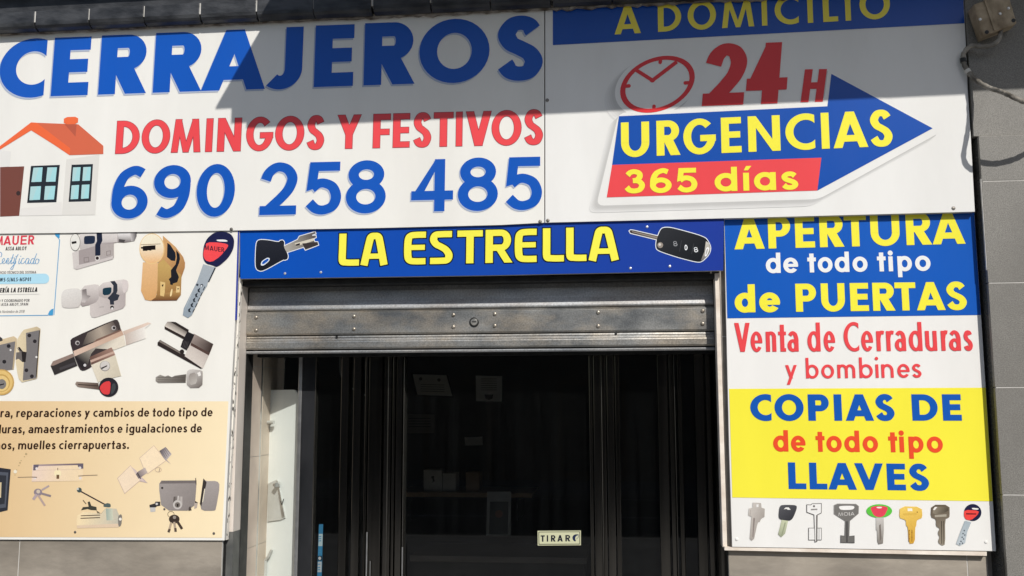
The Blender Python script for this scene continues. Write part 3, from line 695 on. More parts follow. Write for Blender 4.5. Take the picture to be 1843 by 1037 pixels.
a_ = bpt(503,872,.007); MB().lathe(a_,nx,[(.012,0),(.012,.010),(.010,.014)],16).tube([a_+nx*.012,a_+nx*.024,a_+nx*.026+tx*.012],[.009,.009,.010],12).build('door_handle', M_BRIGHT, DB)
c1, c2, c3 = bpt(507,901,.006), bpt(509,909,.006), bpt(512,898,.006)
MB().tube([c1,c2],.0022,6).tube([c2,c3],.0022,6).build('handle_mark', M_BLACK, DB)
a_ = bpt(481,1008,.012); MB().tube([a_-Vector((0,0,.09)),a_],[.007,.007],10).tube([a_,a_+tx*.02+Vector((0,0,.02)),a_+tx*.036+Vector((0,0,.05))],[.007,.007,.0065],10).build('door_handle', M_NICK, DB)
# ------------------------------------------------------------------ dim things in the shop
def sheet(name, label, cat, q, Y, m, prints=None, t=.006, group=None):
    c = P(sum(x for x,y in q)/len(q), max(y for x,y in q), Y)
    th = thing(name, label, cat, (c.x,Y,c.z), group)
    MB().pbox(q, Y, t).build('panel', m, th)
    if prints: art('print', prints, Y-.001, th)
    return th
YW = 3.28
sheet('certificate', 'framed certificate tilted on the dark shop wall', 'certificate', [(739,671),(806,673),(818,716),(748,713)], YW-.02, M_PAPER,
      [one([(739,671),(806,673),(818,716),(748,713)],(60,55,50)), one([(743,673.5),(803.5,675.5),(814,713),(751,710.5)],(215,210,200)), one(disc(757,682,3),(120,110,100)), one(disc(790,684,3),(120,110,100))]+
      [one(seg((757,y),(800,y+1),1.2),(150,145,138)) for y in (692,696,700,704)])
sheet('notice', 'pale printed notice with dark emblem high on the shop wall', 'notice', [(856,676),(904,677),(903,723),(857,722)], YW-.01, M_PAPER,
      [one(seg((866,y),(894,y),1),(150,145,138)) for y in (682,686,690,694,698,702)]+[one([(872,710),(888,710),(886,718),(880,720),(874,718)],(60,50,50))])
cz = P(800,884,2.9)
SF = thing('wall_shelf', 'dark shelf on the back wall carrying white boxes', 'shelf', (cz.x,3.0,cz.z))
MB().box(PX(720,884,2.9),PX(960,884,2.9),2.78,3.299,cz.z-.03,cz.z).build('board', M_CARD, SF)
for x_ in (740,930): MB().box(PX(x_,884,2.9),PX(x_+3,884,2.9),2.85,3.29,cz.z-.2,cz.z-.031).build('bracket', M_BLACK, SF)
for (x0_,x1_,y0_,lab) in ((762,795,846,'white lock box with dark emblem on the shelf'),(797,820,852,'smaller white box on the shelf beside the emblem box')):
    t_ = thing('lock_box', lab, 'box', (PX((x0_+x1_)/2,883,2.85),2.9,cz.z+.001), 'boxes on the shop shelf')
    MB().box(PX(x0_,883,2.85),PX(x1_,883,2.85),2.85,3.0,cz.z+.001,PZ(790,y0_,2.85)).build('carton', M_PAPER, t_, bevel=.003)
    if x0_ == 762: art('emblem', [one(soft([(775,858),(782,856),(781,862),(783,866),(777,870),(779,864)],1),(50,45,40))], 2.849, t_)
t_ = thing('carton', 'orange brown carton at the right of the shelf', 'box', (PX(850,883,2.85),2.9,cz.z+.001))
MB().box(PX(838,883,2.85),PX(863,883,2.85),2.85,3.0,cz.z+.001,PZ(850,850,2.85)).build('carton_body', M_CARD, t_, bevel=.003)
sheet('wall_label', 'small pale label on the dark shop wall above the shelf', 'label', [(836,787),(868,786),(869,801),(837,802)], YW-.01, M_PAPER)
sheet('door_poster', 'white edged poster standing behind the glass door', 'poster', [(877,885),(920,885),(919,964),(875,964)], 1.9, M_DIMP,
      [one([(882,903),(915,903),(914,962),(880,962)],(70,72,72)), one(disc(898,925,7),(110,80,70))])
sheet('notice', 'grey sheet low on the shop wall left of the shelf boxes', 'notice', [(728,745),(782,746),(782,780),(728,780)], YW-.01, M_FAR,
      [one(seg((735,y),(775,y),1),(60,58,55)) for y in (753,758,763,768)])
# counter
ct = thing('shop_counter', 'dark shop counter with a pale top deep inside', 'counter', (PX(900,1000,2.2),2.2,.03))
zt2 = PZ(900,1000,2.2)
MB().box(PX(745,1000,2.2),PX(1050,1000,2.2),2.2,2.7,.0301,zt2-.04).build('counter_body', M_DARKROOM, ct)
MB().box(PX(740,1000,2.2),PX(1056,1000,2.2),2.16,2.74,zt2-.039,zt2).build('counter_top', M_FAR, ct, bevel=.005)

cd = MB().tube(spline([tuple(P(x,y,.5)) for x,y in ((613,600),(612,645),(613,672),(620,688),(632,698),(648,706),(664,716))],5), .0035, 8).build('cord', M_DIMP, smooth=True, origin=P(640,716,.5))
cd['label'] = 'thin grey cord hanging in a curve behind the shop glass'; cd['category'] = 'cord'
# ------------------------------------------------------------------ signs
BLUE, RED, YEL, WHT = (22,88,186), (238,78,82), (255,240,72), (240,238,231)
def board(name, label, q, Y, t, mats, cat='sign'):
    b = P(sum(x for x,y in q)/len(q), max(y for x,y in q), Y)
    th = thing(name, label, cat, (b.x,Y,b.z))
    return th
def slab(q, Y, t, m, th, name='board'):
    mb = MB().pbox(q, Y, t); mb.i = [0]+[1]*(len(mb.f)-1)
    return mb.build(name, [m, M_BACK], th)
def screws(th, pts, Y, m=M_SCREW, r=.0075):
    for x,y in pts:
        MB().lathe(P(x,y,Y),(0,-1,0),[(r,-.001),(r,.001),(r*.8,.0025),(r*.3,.0032)],12).build('screw', m, th)
L1, L2, L3 = .0011, .0022, .0033
# --- headline sign, left of the seam
T1 = board('shop_sign', 'wide white sign with blue headline CERRAJEROS, phone number and printed house', [(-30,421),(979,401)], Y_TOP, .012, None)
slab([(-60,52),(979.6,3.5),(979.6,400.8),(900,405),(670,410.6),(432,414.7),(200,418.3),(0,420.6),(-60,421.3)], Y_TOP, .03, paint(WHT), T1)
def ink(name, regs, rgb, th, Y, label=None): return art(name, [(regs,rgb)], Y, th, mats=[paint(rgb)], label=label)
SHD = (176,186,206)
cx = [(-5,78),(91,157.5),(176.3,262.6),(274.6,362),(361,476.7),(476,542.5),(564.5,635),(654,746),(753.5,880.5),(891.5,979)]
regs = lettering('CERRAJEROS',(0,176.7),(979,142.6),104.5,.285,.225,xs=cx,H1=115.5)
art('headline', [(shift(regs,-2.2,3.2),SHD),(regs,BLUE)], Y_TOP-L1, T1, mats=[paint(SHD),paint(BLUE)], label='blue lettering reading CERRAJEROS')
dx = [(207.5,249),(253.8,304),(308,360),(369.4,381),(390.4,432.5),(442.2,490),(494.5,546),(551,583),(606.5,648.5),(671,701.5),(707,736.5),(743,776),(780.4,815),(820.5,831.5),(838.5,883.6),(885,938),(943,977.5)]
for wd, regs in zip(('DOMINGOS','Y','FESTIVOS'), lettering('DOMINGOS Y FESTIVOS',(208,276.7),(977,259.6),58.5,.205,.165,xs=dx,H1=62,split=True)):
    art('subheading', [(fat(regs,.8),(150,60,70)),(regs,RED)], Y_TOP-L1, T1, mats=[paint((150,60,70)),paint(RED)], label='red word '+wd)
nx_ = [(198.5,264),(273.5,340),(351.5,420.5),(466.5,534.5),(546.5,613),(621.5,693.5),(739.5,815),(823.5,895.8),(907,975.5)]
for wd, regs in zip(('690','258','485'), lettering('690 258 485',(200,393.3),(976,376.3),92.5,.20,.175,xs=nx_,H1=94.5,split=True)):
    art('phone_number', [(shift(regs,-2.2,2.6),SHD),(regs,BLUE)], Y_TOP-L1, T1, mats=[paint(SHD),paint(BLUE)], label='blue digits '+wd)
z = Z(0,260,3.686)
hs = [one([(0,270),(20,273),(17,300),(0,301)],(228,226,221)),
 one(z((440,100),(660,68),(632,468),(410,470)),(224,221,214)), one(z((130,474),(138,425),(210,418),(300,408),(410,380),(410,470)),(230,227,221)),
 one([(0,301),(43.5,299.5),(34.5,388.5),(0,390)],(120,72,62)), one(disc(33,348,3.8,4.2),(62,48,46))]
def win(o, ps):
    hs.append(one(z(*o),(42,46,52)))
    for p in ps:
        hs.append(one(z(*p),(166,216,220)))
        (ax,ay),(bx,by),(cx2,cy2),(dx2,dy2) = p
        hs.append(one(z((ax,ay),(ax+(bx-ax)*.62,ay),(dx2+(cx2-dx2)*.3,dy2),(dx2,dy2)),(178,213,214)))
win(((205,143),(397,136),(374,383),(180,388)), (((222,155),(283,152),(275,248),(208,250)),((315,153),(378,152),(368,247),(305,248)),((203,280),(272,277),(265,367),(195,370)),((300,277),(368,275),(358,365),(292,367))))
win(((475,135),(617,130),(602,378),(455,382)), (((485,153),(535,151),(528,242),(478,244)),((553,151),(603,149),(597,240),(546,242)),((475,272),(525,269),(518,362),(468,364)),((543,268),(594,266),(588,358),(537,361))))
hs += [one([(64,221),(141,224),(186,262.6),(186,277.3),(125,279.4),(126,267)],(214,106,76)), one([(-2,264.5),(56,220.3),(66,221),(126.5,267),(125,279.4),(97,260.5),(56,234.7),(-2,270.5)],(238,108,64)),
 one([(116,223.5),(138,223.5),(136,246)],(186,92,70)), one(soft([(115,211),(141,210),(140,223.5),(114.5,224)],1),(240,112,66))]
art('house_picture', hs, Y_TOP-L1, T1, label='printed white house with orange roof')
screws(T1, [(969,16),(526.5,34.5),(416.5,412.8),(972,399)], Y_TOP)
# --- urgencias sign, right of the seam
T2 = board('shop_sign', 'white sign with blue arrow reading URGENCIAS and red 24 H clock, right of the seam', [(980,401),(1745,381)], Y_TOP, .012, None)
slab([(981.4,3.4),(1733,-36),(1735,10),(1742,168),(1747.5,252),(1754.5,381),(1350,391.8),(981.4,400.7)], Y_TOP, .03, paint((239,238,234)), T2)
DB_ = (20,80,172)
ink('blue_band', [[[(995,3.2),(1732.6,-34),(1735.8,42),(995,81.4)]]], DB_, T2, Y_TOP-L1)
ax_ = [(1106,1153.6),(1184.3,1226.5),(1238,1289.3),(1299.5,1357.5),(1371.5,1381.3),(1395,1438),(1454,1463.8),(1481.8,1508.8),(1522,1532),(1548,1603)]
for wd, g_ in zip(('A','DOMICILIO'), lettering('A DOMICILIO',(1107,62.3),(1602,32.8),51,.205,.17,xs=ax_,H1=53.5,split=True)): ink('band_lettering', g_, (250,232,84), T2, Y_TOP-L2, 'yellow word '+wd)
z = Z(1080,80,3.457)
def ell(k, n=48, dx=0, dy=0): return z(*[(357+dx+k*(229*math.cos(t)+38*math.sin(t)), 248+dy+k*(-20*math.cos(t)-176*math.sin(t))) for t in [2*math.pi*i/n for i in range(n)]])
SG, SG2 = (222,221,217), (205,204,200)
out0 = rnd([(1114,203),(1073,370.5),(1474,358.5),(1697,235.5),(1491,118),(1483,183)],14)
PW = (239,238,234)
clock = []
for k,(dx,dy,e,v) in enumerate(((-15,13,1.2,231),(-12.5,11,1.185,224),(-10,9,1.17,216),(-7.5,7,1.155,208),(-5,5,1.145,201))):
    clock.append((shift([[out0],[ell(e)]],dx,dy),(v,v-1,v-4)))
clock.append(([[out0],[ell(1.14)]],PW))
art('arrow_outline', clock, Y_TOP-L1, T2, mats=[paint(k[1]) for k in clock])
CR = (226,56,60)
cl = [([[ell(1.0),ell(.86)]],CR), ([[seg(*z((325,225),(478,108)),6.6)],[seg(*z((328,225),(212,152)),6.6)],[disc(*z((325,224))[0],4.6,3.8)]]+[[seg(*z(p,q),6.2)] for p,q in (((378,86),(374,112)),((140,262),(180,258)),((572,238),(530,240)),((333,415),(336,385)))]+[[disc(*z(p)[0],3.2)] for p in ((374,112),(180,258),(530,240),(336,385))],CR)]
art('clock_picture', cl, Y_TOP-L2, T2, label='red printed clock face')
r24 = lettering('24',(1263,190.7),(1408,185.6),110,.27,.2,xs=[(1263,1340),(1340.5,1414)],italic=.11)
ink('hours_lettering', r24, CR, T2, Y_TOP-L2, 'red digits 24')
r24 = lettering('H',(1441,184),(1481,183.2),59,.24,.2,xs=[(1441,1480.8)],italic=.17)
ink('hours_lettering', r24, CR, T2, Y_TOP-L2, 'red letter H')
art('arrow', [one([(1114,209.3),(1489.3,191.4),(1496.3,133),(1678.6,231),(1471,343.2),(1478.3,284),(1101.7,297)],DB_), one([(1101.7,297),(1478.3,284),(1471,343),(1092,355.4)],RED)], Y_TOP-L2, T2, mats=[paint(DB_),paint(RED)])
ux = [(1118,1169),(1182,1224.8),(1230.4,1289),(1298.7,1335),(1347.3,1405.2),(1414.7,1467.6),(1479.3,1493.6),(1500.5,1563),(1566,1608.5)]
ink('arrow_lettering', lettering('URGENCIAS',(1119,283.2),(1608,262.6),62.5,.225,.18,xs=ux,H1=65.5), YEL, T2, Y_TOP-L3, 'yellow lettering reading URGENCIAS')
for wd, g_ in zip(('365','dias'), lettering('365 días',(1122,348.7),(1438,341),43.5,.245,.2,xs=[(1122.3,1161),(1170,1209),(1217,1255.4),(1286.5,1327.2),(1338.3,1348.5),(1357.5,1397),(1405.5,1438)],xh=.74,split=True)): ink('arrow_lettering', g_, YEL, T2, Y_TOP-L3, 'yellow word '+wd)
screws(T2, [(993.6,12),(1716,375),(985,180.5),(986,397)], Y_TOP)
# --- name board over the entrance
N_ = board('name_board', 'narrow blue name board with yellow lettering between two printed keys above the roller shutter', [(432,502),(1302,487)], Y_NAME, .02, None)
M_NB = paint((22,80,182))
slab([(432,408),(1303,385),(1301.7,487),(870,496),(432.6,502)], Y_NAME, .02, M_NB, N_)
art('blue_field', [one([(432.3,409),(1302.6,386),(1301.4,486.8),(870,495.8),(432.8,501.8)],((12,82,182),(520,460),(34,60,152),(1290,440)))], Y_NAME-.0005, N_)
lx = [(609,646),(648.7,697.4),(727,765.7),(773,814.4),(822.5,868.4),(873.5,923),(926.7,965.8),(977,1015),(1019,1055.6),(1059.4,1113.9)]
for wd, regs in zip(('LA','ESTRELLA'), lettering('LA ESTRELLA',(609,478.8),(1114,468.6),58,.225,.19,xs=lx,H1=61,font=rounded,split=True)):
    art('lettering', [(fat(regs,2.0),(18,26,44)),(regs,(250,243,84))], Y_NAME-L1, N_, mats=[paint((18,26,44)),paint((250,243,84))], label='yellow name lettering with dark outline')
z = Z(400,380,3.686)
bow = soft(z((240,190),(300,192),(375,207),(385,195),(402,193),(413,208),(408,240),(437,290),(434,318),(415,325),(405,322),(268,400),(232,392),(219,362),(224,215)),2)
bit = z((405,235),(500,190),(512,168),(616,138),(620,150),(596,158),(598,164),(620,162),(622,175),(606,182),(612,205),(632,205),(638,225),(552,258),(540,238),(425,276))
art('key_picture', [([[grow(bow,1.3)],[grow(bit,1.2)]],(235,238,240)), one(bit,((175,170,160),bit[0],(95,88,85),bit[5])), one(z((480,215),(605,180),(610,196),(490,234)),(212,204,186)), one(z((530,215),(632,205),(636,224),(552,254)),(60,54,54)), one(z((485,222),(515,212),(515,226),(490,232)),(40,36,38)), one(bow,((40,42,50),z((240,190))[0],(26,28,36),z((268,400))[0])),
  one(soft(z((255,350),(262,332),(298,308),(316,312),(312,332),(275,362),(258,362)),2),(225,232,240)), one(soft(z((262,350),(268,335),(298,315),(309,318),(306,330),(274,354)),2),(24,84,180))], Y_NAME-L1, N_, label='printed black headed key')
z = Z(850,380,3.686)
body = soft(z((1250,118),(1280,108),(1330,112),(1540,170),(1568,205),(1583,245),(1570,290),(1520,338),(1480,336),(1360,305),(1232,262),(1218,240),(1222,190)),2)
bl_ = z((1042,132),(1050,126),(1068,128),(1232,166),(1228,190),(1050,146))
sh_ = [([[grow(body,1.3)],[grow(bl_,1.3)]],(236,240,244)), one(bl_,((60,50,48),bl_[0],(120,110,100),bl_[3])), one(z((1060,133),(1228,174),(1228,181),(1060,139)),(150,140,130)), one(body,((48,50,54),z((1260,110))[0],(28,30,34),z((1480,330))[0])),
 one(z((1550,200),(1568,210),(1580,250),(1560,300),(1526,330),(1516,328),(1540,270)),((205,200,190),z((1560,205))[0],(110,105,100),z((1520,328))[0])), ([[soft(z((1552,240),(1572,240),(1568,270),(1552,303),(1540,298)),2),soft(z((1556,250),(1565,248),(1561,270),(1551,292),(1547,290)),2)]],(245,245,245)),
 one(disc(*z((1247,226))[0],5.2),(150,140,130)), one(disc(*z((1244,222))[0],2.4),(215,208,200)),
 ([[seg(*z((1388,195),(1375,268)),.7)],[seg(*z((1470,215),(1455,285)),.7)]],(70,72,76))]
for (x,y,c) in ((1345,215,(150,152,155)),(1482,255,(235,238,240))):
    sh_ += [([[disc(*z((x,y-6))[0],3.2,2.6),disc(*z((x,y-6))[0],2,1.5)],[disc(*z((x+3,y+8))[0],3.6,2.8),disc(*z((x+3,y+8))[0],2.2,1.4)]],c)]
sh_ += [([[soft(z((1412,222),(1424,226),(1430,246),(1420,262),(1410,256),(1408,238)),2),soft(z((1415,230),(1421,232),(1423,246),(1418,254),(1413,250)),2)]],(235,238,240))]
art('key_picture', sh_, Y_NAME-L1, N_, label='printed black folding car key')
screws(N_, [(513,492.5),(577.5,490.3),(1134.6,483),(1205.5,479.5),(1164.5,408.6)], Y_NAME, M_SCREWL, .0058)
# --- price-list style sign on the right
RS = board('shop_sign', 'tall blue, white and yellow sign on the right listing door opening and key copies', [(1318,984.5),(1785,992)], Y_SIDE, .02, None)
slab([(1303,383),(1753,374),(1757.5,446),(1765.5,567),(1774,698),(1787,902),(1792.5,992),(1318,984.3),(1312.3,800),(1306.8,560)], Y_SIDE, .024, paint((243,241,236)), RS)
def fill(name, q, rgb): ink(name, [[q]], rgb, RS, Y_SIDE-L1)
fill('blue_field', [(1303.4,383),(1752.8,374),(1757.3,446),(1765.3,567),(1309,573)], (24,92,188))
fill('yellow_field', [(1312.3,700),(1773.8,697.9),(1786.8,902.4),(1318,895.5)], (255,238,70))
def row(t, a, b, H, w, h, xs, c, xh=.7, hum=False):
    for wd, g in zip(t.split(), lettering(t,a,b,H,w,h,xs=xs,xh=xh,hum=hum,split=True)): ink('lettering', g, c, RS, Y_SIDE-L2, 'word '+wd+' in the line '+t)
row('APERTURA',(1322,449),(1738,438.7),58,.24,.19,[(1322,1376.5),(1383.4,1423.5),(1432,1467.2),(1476,1520),(1520.6,1560.6),(1568,1620.4),(1632,1678),(1678.8,1738)],YEL)
row('de todo tipo',(1378,491.7),(1675,487.3),36.5,.215,.19,[(1378.7,1405.3),(1410.2,1437),(1453.8,1469.2),(1472.4,1499),(1502.8,1529),(1535,1562),(1579.4,1595),(1598.6,1609),(1616,1642),(1647.7,1675.5)],(244,244,242),.735)
row('de PUERTAS',(1322,562.6),(1742,557.6),50.5,.255,.205,[(1322.7,1359.8),(1367,1404.6),(1432.8,1470),(1478.8,1521.6),(1531.3,1564.3),(1571.8,1612),(1612,1649.6),(1650.6,1702.2),(1703.5,1742)],YEL,.69)
row('Venta de Cerraduras',(1322,633.3),(1752,631),52,.142,.118,[(1322.7,1350.7),(1351.6,1372.8),(1379,1397.8),(1401.6,1415.8),(1417.9,1437.9),(1454,1477.4),(1483.3,1504),(1519.5,1547),(1551,1572.5),(1578.4,1592.4),(1596.2,1610),(1611.4,1631.5),(1636.8,1661),(1666.4,1687.5),(1695,1707),(1709,1730.2),(1735.3,1752)],RED,.69,True)
row('y bombines',(1414,681.4),(1660,679.4),37,.146,.125,[(1414,1435),(1451,1474),(1478.8,1501.8),(1507.7,1540),(1547.4,1571.6),(1576.4,1582),(1587,1609),(1615.8,1638),(1641.8,1659.5)],RED,.655,True)
BL2 = (26,90,180)
row('COPIAS DE',(1351,757.4),(1732,757.2),47.5,.285,.225,[(1351,1389),(1394.8,1447.3),(1455.2,1493),(1502,1516),(1522.4,1573.4),(1575.6,1611.7),(1642.6,1689),(1697.8,1731.6)],BL2)
row('de todo tipo',(1392,812.6),(1698,814.6),38.5,.215,.19,[(1392,1419.3),(1424.2,1450.4),(1468.8,1485),(1488,1515.7),(1520.3,1547.6),(1553.3,1581),(1599.8,1616),(1618.4,1629.2),(1636.2,1663),(1669,1697.8)],(240,84,50),.735)
row('LLAVES',(1419,880.2),(1674,883.2),48,.275,.215,[(1419.6,1451.7),(1457.7,1489.5),(1491.3,1542.6),(1539.4,1591.2),(1597.6,1631),(1636.6,1674)],BL2)
z = Z(1310,890,3.761)
def keypic(lab, shapes): art('key_picture', shapes, Y_SIDE-L2, RS, label=lab)
k1 = z((168,55),(225,58),(228,90),(250,97),(248,152),(232,160),(222,172),(216,186),(204,188),(196,215),(190,245),(184,270),(178,300),(162,313),(148,300),(160,150),(138,142),(142,95),(168,90))
keypic('printed flat grey key', [one(k1,((205,198,190),z((140,100))[0],(168,160,152),z((245,150))[0])), one(z((192,68),(208,66),(208,85),(194,86)),(236,234,230)), one(z((172,160),(184,160),(172,290),(166,290)),(140,130,124)), one(z((150,104),(156,104),(154,142),(149,141)),(176,168,160))])
k2 = soft(z((350,75),(385,70),(465,72),(468,95),(440,165),(415,180),(352,170),(342,150)),2)
keypic('printed key with black plastic head', [one(z((366,170),(408,178),(388,265),(362,290),(340,270)),((200,204,172),z((366,180))[0],(160,165,140),z((362,288))[0])), one(z((385,190),(392,190),(368,280),(360,280)),(150,155,128)), one(k2,((88,88,92),k2[0],(58,58,62),z((430,170))[0])), one(z((378,100),(392,88),(412,88),(425,104),(405,104),(398,98)),(238,236,230))])
k3 = [(535,70),(560,72),(570,64),(633,62),(632,125),(605,138),(603,318),(590,322),(584,138),(535,120)]
keypic('printed white outlined key', [one(z((545,226),(635,226),(635,310),(545,310)),(110,106,104)), one(z((549,230),(631,230),(631,306),(549,306)),(236,234,230)), one(z((615,230),(619,230),(619,306),(615,306)),(150,146,142)), one(grow(z(*k3),.7),(98,94,92)), one(grow(z(*k3),-.5),(238,236,232)), one(z((597,140),(603,140),(602,318),(596,318)),(120,116,112)), one(disc(*z((583,80))[0],2),(110,105,100)), one(z((562,98),(606,96),(606,106),(562,108)),(150,146,142))])
k4 = z((718,72),(742,62),(868,64),(887,80),(885,130),(826,180),(822,282),(858,278),(858,330),(762,328),(762,276),(790,280),(793,180),(718,132))
keypic('printed broad steel key', [one(k4,((150,146,142),z((730,70))[0],(84,82,80),z((860,320))[0])), one(grow(k4,-1.2),((122,119,115),z((730,70))[0],(112,110,106),z((860,320))[0])), one(soft(z((752,78),(852,76),(858,90),(845,104),(768,106),(754,94)),2),(242,240,236)), one(z((800,182),(812,182),(812,325),(800,325)),(82,80,78)), (lettering('MOIA',z((748,146))[0],z((858,142))[0],6.2,.16,.14),(205,202,198))])
keypic('printed key with green and pink head', [one(z((1003,150),(1055,150),(1056,240),(1050,332),(1020,338),(1012,318),(1010,245),(1003,240)),((205,200,194),z((1003,160))[0],(132,126,118),z((1050,330))[0])), one(z((1024,210),(1034,200),(1040,300),(1028,320)),(120,112,104)), one(disc(*z((1025,112))[0],23.2,12.2),(96,196,72)), one(soft(z((962,88),(1000,78),(1050,78),(1088,88),(1062,142),(1040,154),(1012,154),(985,140)),1),(228,72,92)), one(soft(z((1005,84),(1045,84),(1040,94),(1010,94)),1),(236,234,228))])
k6 = z((1165,80),(1312,84),(1318,158),(1292,168),(1278,178),(1275,215),(1268,222),(1266,330),(1224,336),(1219,222),(1206,210),(1206,178),(1190,168),(1160,160))
keypic('printed brass key', [one(soft(k6,1),((242,206,104),k6[0],(210,160,60),z((1250,330))[0])), one(z((1216,94),(1248,94),(1250,114),(1236,112),(1218,114)),(244,240,226)), ([[seg(*z((1226,240),(1226,320)),1.2)],[seg(*z((1246,240),(1246,320)),1.2)]]+[[disc(*z(p)[0],1.1)] for p in ((1228,244),(1227,270),(1246,256),(1228,300),(1246,290),(1282,120))],(140,96,40)), one(z((1186,128),(1280,126),(1280,140),(1186,142)),(222,182,84))])
k7 = z((1378,70),(1500,70),(1502,150),(1492,160),(1470,168),(1472,338),(1452,348),(1426,330),(1424,312),(1434,290),(1422,268),(1424,250),(1436,232),(1408,215),(1410,168),(1372,155))
keypic('printed grey steel key', [one(soft(k7,1),((96,84,70),k7[0],(150,140,124),z((1460,330))[0])), one(soft(z((1390,84),(1490,82),(1492,118),(1385,140)),1),((150,140,122),z((1390,84))[0],(70,62,52),z((1490,130))[0])), one(z((1388,104),(1402,84),(1418,86),(1400,106)),(238,234,226)), ([[seg(*z((1446,180),(1448,335)),1.3)],[seg(*z((1460,180),(1462,335)),1.0)]],(62,54,46)), one(z((1400,140),(1480,134),(1480,150),(1402,154)),(172,164,148))])
k8 = z((1605,178),(1648,188),(1622,250),(1606,330),(1572,348),(1545,335),(1580,240))
keypic('printed key with navy and red head', [one(k8,((170,182,188),k8[0],(190,198,202),k8[4])), ([[disc(*z(p)[0],1.3)] for p in ((1600,245),(1592,265),(1604,275),(1586,290),(1596,302),(1578,318),(1588,330),(1570,335))],(70,78,86)), one(disc(*z((1658,122))[0],15.6,15.2,rot=.3),(34,36,66)), one(soft(z((1602,104),(1702,110),(1690,140),(1645,176),(1610,170),(1597,140)),1),(240,76,70)), one(soft(z((1650,90),(1698,94),(1695,104),(1656,102)),1),(240,238,232)), one(z((1612,126),(1682,128),(1680,137),(1612,136)),(120,40,44))])
screws(RS, [(1326,970.5),(1774.5,975.5)], Y_SIDE, paint((243,241,236)), .0065)
# --- product sign on the left
LS = board('shop_sign', 'cream and white product sign on the left with printed locks, certificate and key', [(-40,971),(404,972.7)], Y_LEFT, .02, None)
slab([(-60,412),(431.2,406),(431,416),(423.2,576),(415.4,722),(404,972.7),(-60,970.9)], Y_LEFT, .02, paint((243,240,231)), LS)
TAN = (244,218,170)
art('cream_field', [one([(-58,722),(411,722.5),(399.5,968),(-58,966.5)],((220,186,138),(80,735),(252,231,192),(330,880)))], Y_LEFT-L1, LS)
art('blue_edge', [one([(428.3,406),(431.6,406),(430.6,416),(426.6,576),(423.0,576),(428,416)],(52,66,156))], Y_LEFT-L1, LS)
BRN = (54,34,24)
def para(t, a, b):
    for wd, g in zip(t.split(), lettering(t,a,b,15.6,.19,.15,xh=.69,hum=True,track=.1,space=.22,split=True)): ink('lettering', g, BRN, LS, Y_LEFT-L2, 'word '+wd+' in the line '+t)
para('ura, reparaciones y cambios de todo tipo de',(-10.5,751),(382.4,749.2))
para('duras, amaestramientos e igualaciones de',(-8.5,780),(363,778.1))
para('mos, muelles cierrapuertas.',(-15,809),(232.5,808))
# certificate
CB = (72,156,206)
z = Z(0,400,7.372)
ce = [([[seg((107.3,431),(97,567),1.3)],[seg((-10,568.6),(86,567.6),1.2)],[[(98.4,420),(107.6,420),(107.2,428.5),(103,427.6),(99.5,424)]],[[(96.5,555.5),(95.2,567.8),(87,568),(88.5,561.5),(92,557)]],[seg((100,421.5),(106.5,431),1)],[seg((85.5,568.2),(90,559),.8)]],CB),
  one([(-10,493.9),(80,492.6)]+arcp(80,501.6,8.6,9,-90,90,12)+[(-10,511.4)],(178,221,238)),
  (lettering('MAUER',(-11,441.5),(61.3,439.8),16.3,.19,.16,xs=[(-9,5),(5.8,19.5),(21.6,33.2),(36.4,47.6),(50.2,61.3)]),(218,66,82)),
  (lettering('ASSA ABLOY',(9.8,450.8),(47.6,450.2),6.6,.17,.14),(62,58,60)),
  (lettering('RVICIO TÉCNICO DEL SISTEMA',(-5,493.2),(65,492.2),4.6,.16,.14),(92,92,96)),
  (lettering('PW5-S/MLS-MSP01',(-5,507.2),(55.4,506.2),6.9,.19,.16),(48,66,80)),
  (lettering('JERÍA LA ESTRELLA',(-4,526.8),(67,525.4),8.2,.21,.17,italic=.08),(50,48,50)),
  ([[seg((-10,530.4),(71,529.4),.6)]],(206,204,200)),
  (lettering('O Y COORDINADO POR',(-3,543.8),(53,543),4.8,.17,.15),(96,94,96)),
  (lettering('ER ASSA ABLOY, SPAIN',(-5,550.6),(50.4,549.8),4.8,.17,.15),(96,94,96)),
  (lettering('de Noviembre de 2018',(-3,563.4),(43.5,562.8),4.9,.13,.12,italic=.2),(150,148,146))]
scr = []
def sc(pts, w=1.3): scr.extend([[c for c in r] for r in stroke(z(*pts), w, w*.55, 5)])
sc([(-12,394),(14,404),(24,432),(10,462)]); sc([(-16,552),(6,552),(26,540)],1.1)
sc([(26,540),(40,530),(62,500),(50,478),(30,510),(40,548),(68,540),(90,500)],1.2)
sc([(86,550),(98,490),(104,478),(122,490)],1.2); sc([(118,495),(104,545),(116,552),(150,500)],1.2)
sc([(178,425),(146,530),(150,552),(180,525)],1.3); sc([(140,476),(200,472)],.9)
sc([(196,480),(180,540),(192,552),(214,520)],1.2)
sc([(242,425),(218,470),(180,590),(160,628),(142,620),(160,590),(210,540)],1.2)
sc([(262,480),(246,540),(258,552),(280,520)],1.2)
sc([(322,485),(300,480),(282,515),(284,548),(310,545),(336,515)],1.2)
sc([(388,488),(362,480),(340,515),(342,548),(362,548),(388,490),(376,540),(388,552),(408,525)],1.2)
sc([(455,488),(430,482),(408,515),(412,548),(430,548),(452,500),(488,415)],1.2); sc([(470,460),(442,540),(456,552),(470,530)],1.2)
sc([(506,490),(486,488),(470,520),(476,550),(500,548),(516,515),(506,490),(525,505)],1.2)
scr += [[disc(*z((212,452))[0],.8)],[disc(*z((276,452))[0],.8)]]
ce.append((scr,(104,160,204)))
art('certificate_picture', ce, Y_LEFT-L1, LS, label='printed certificate with blue border')
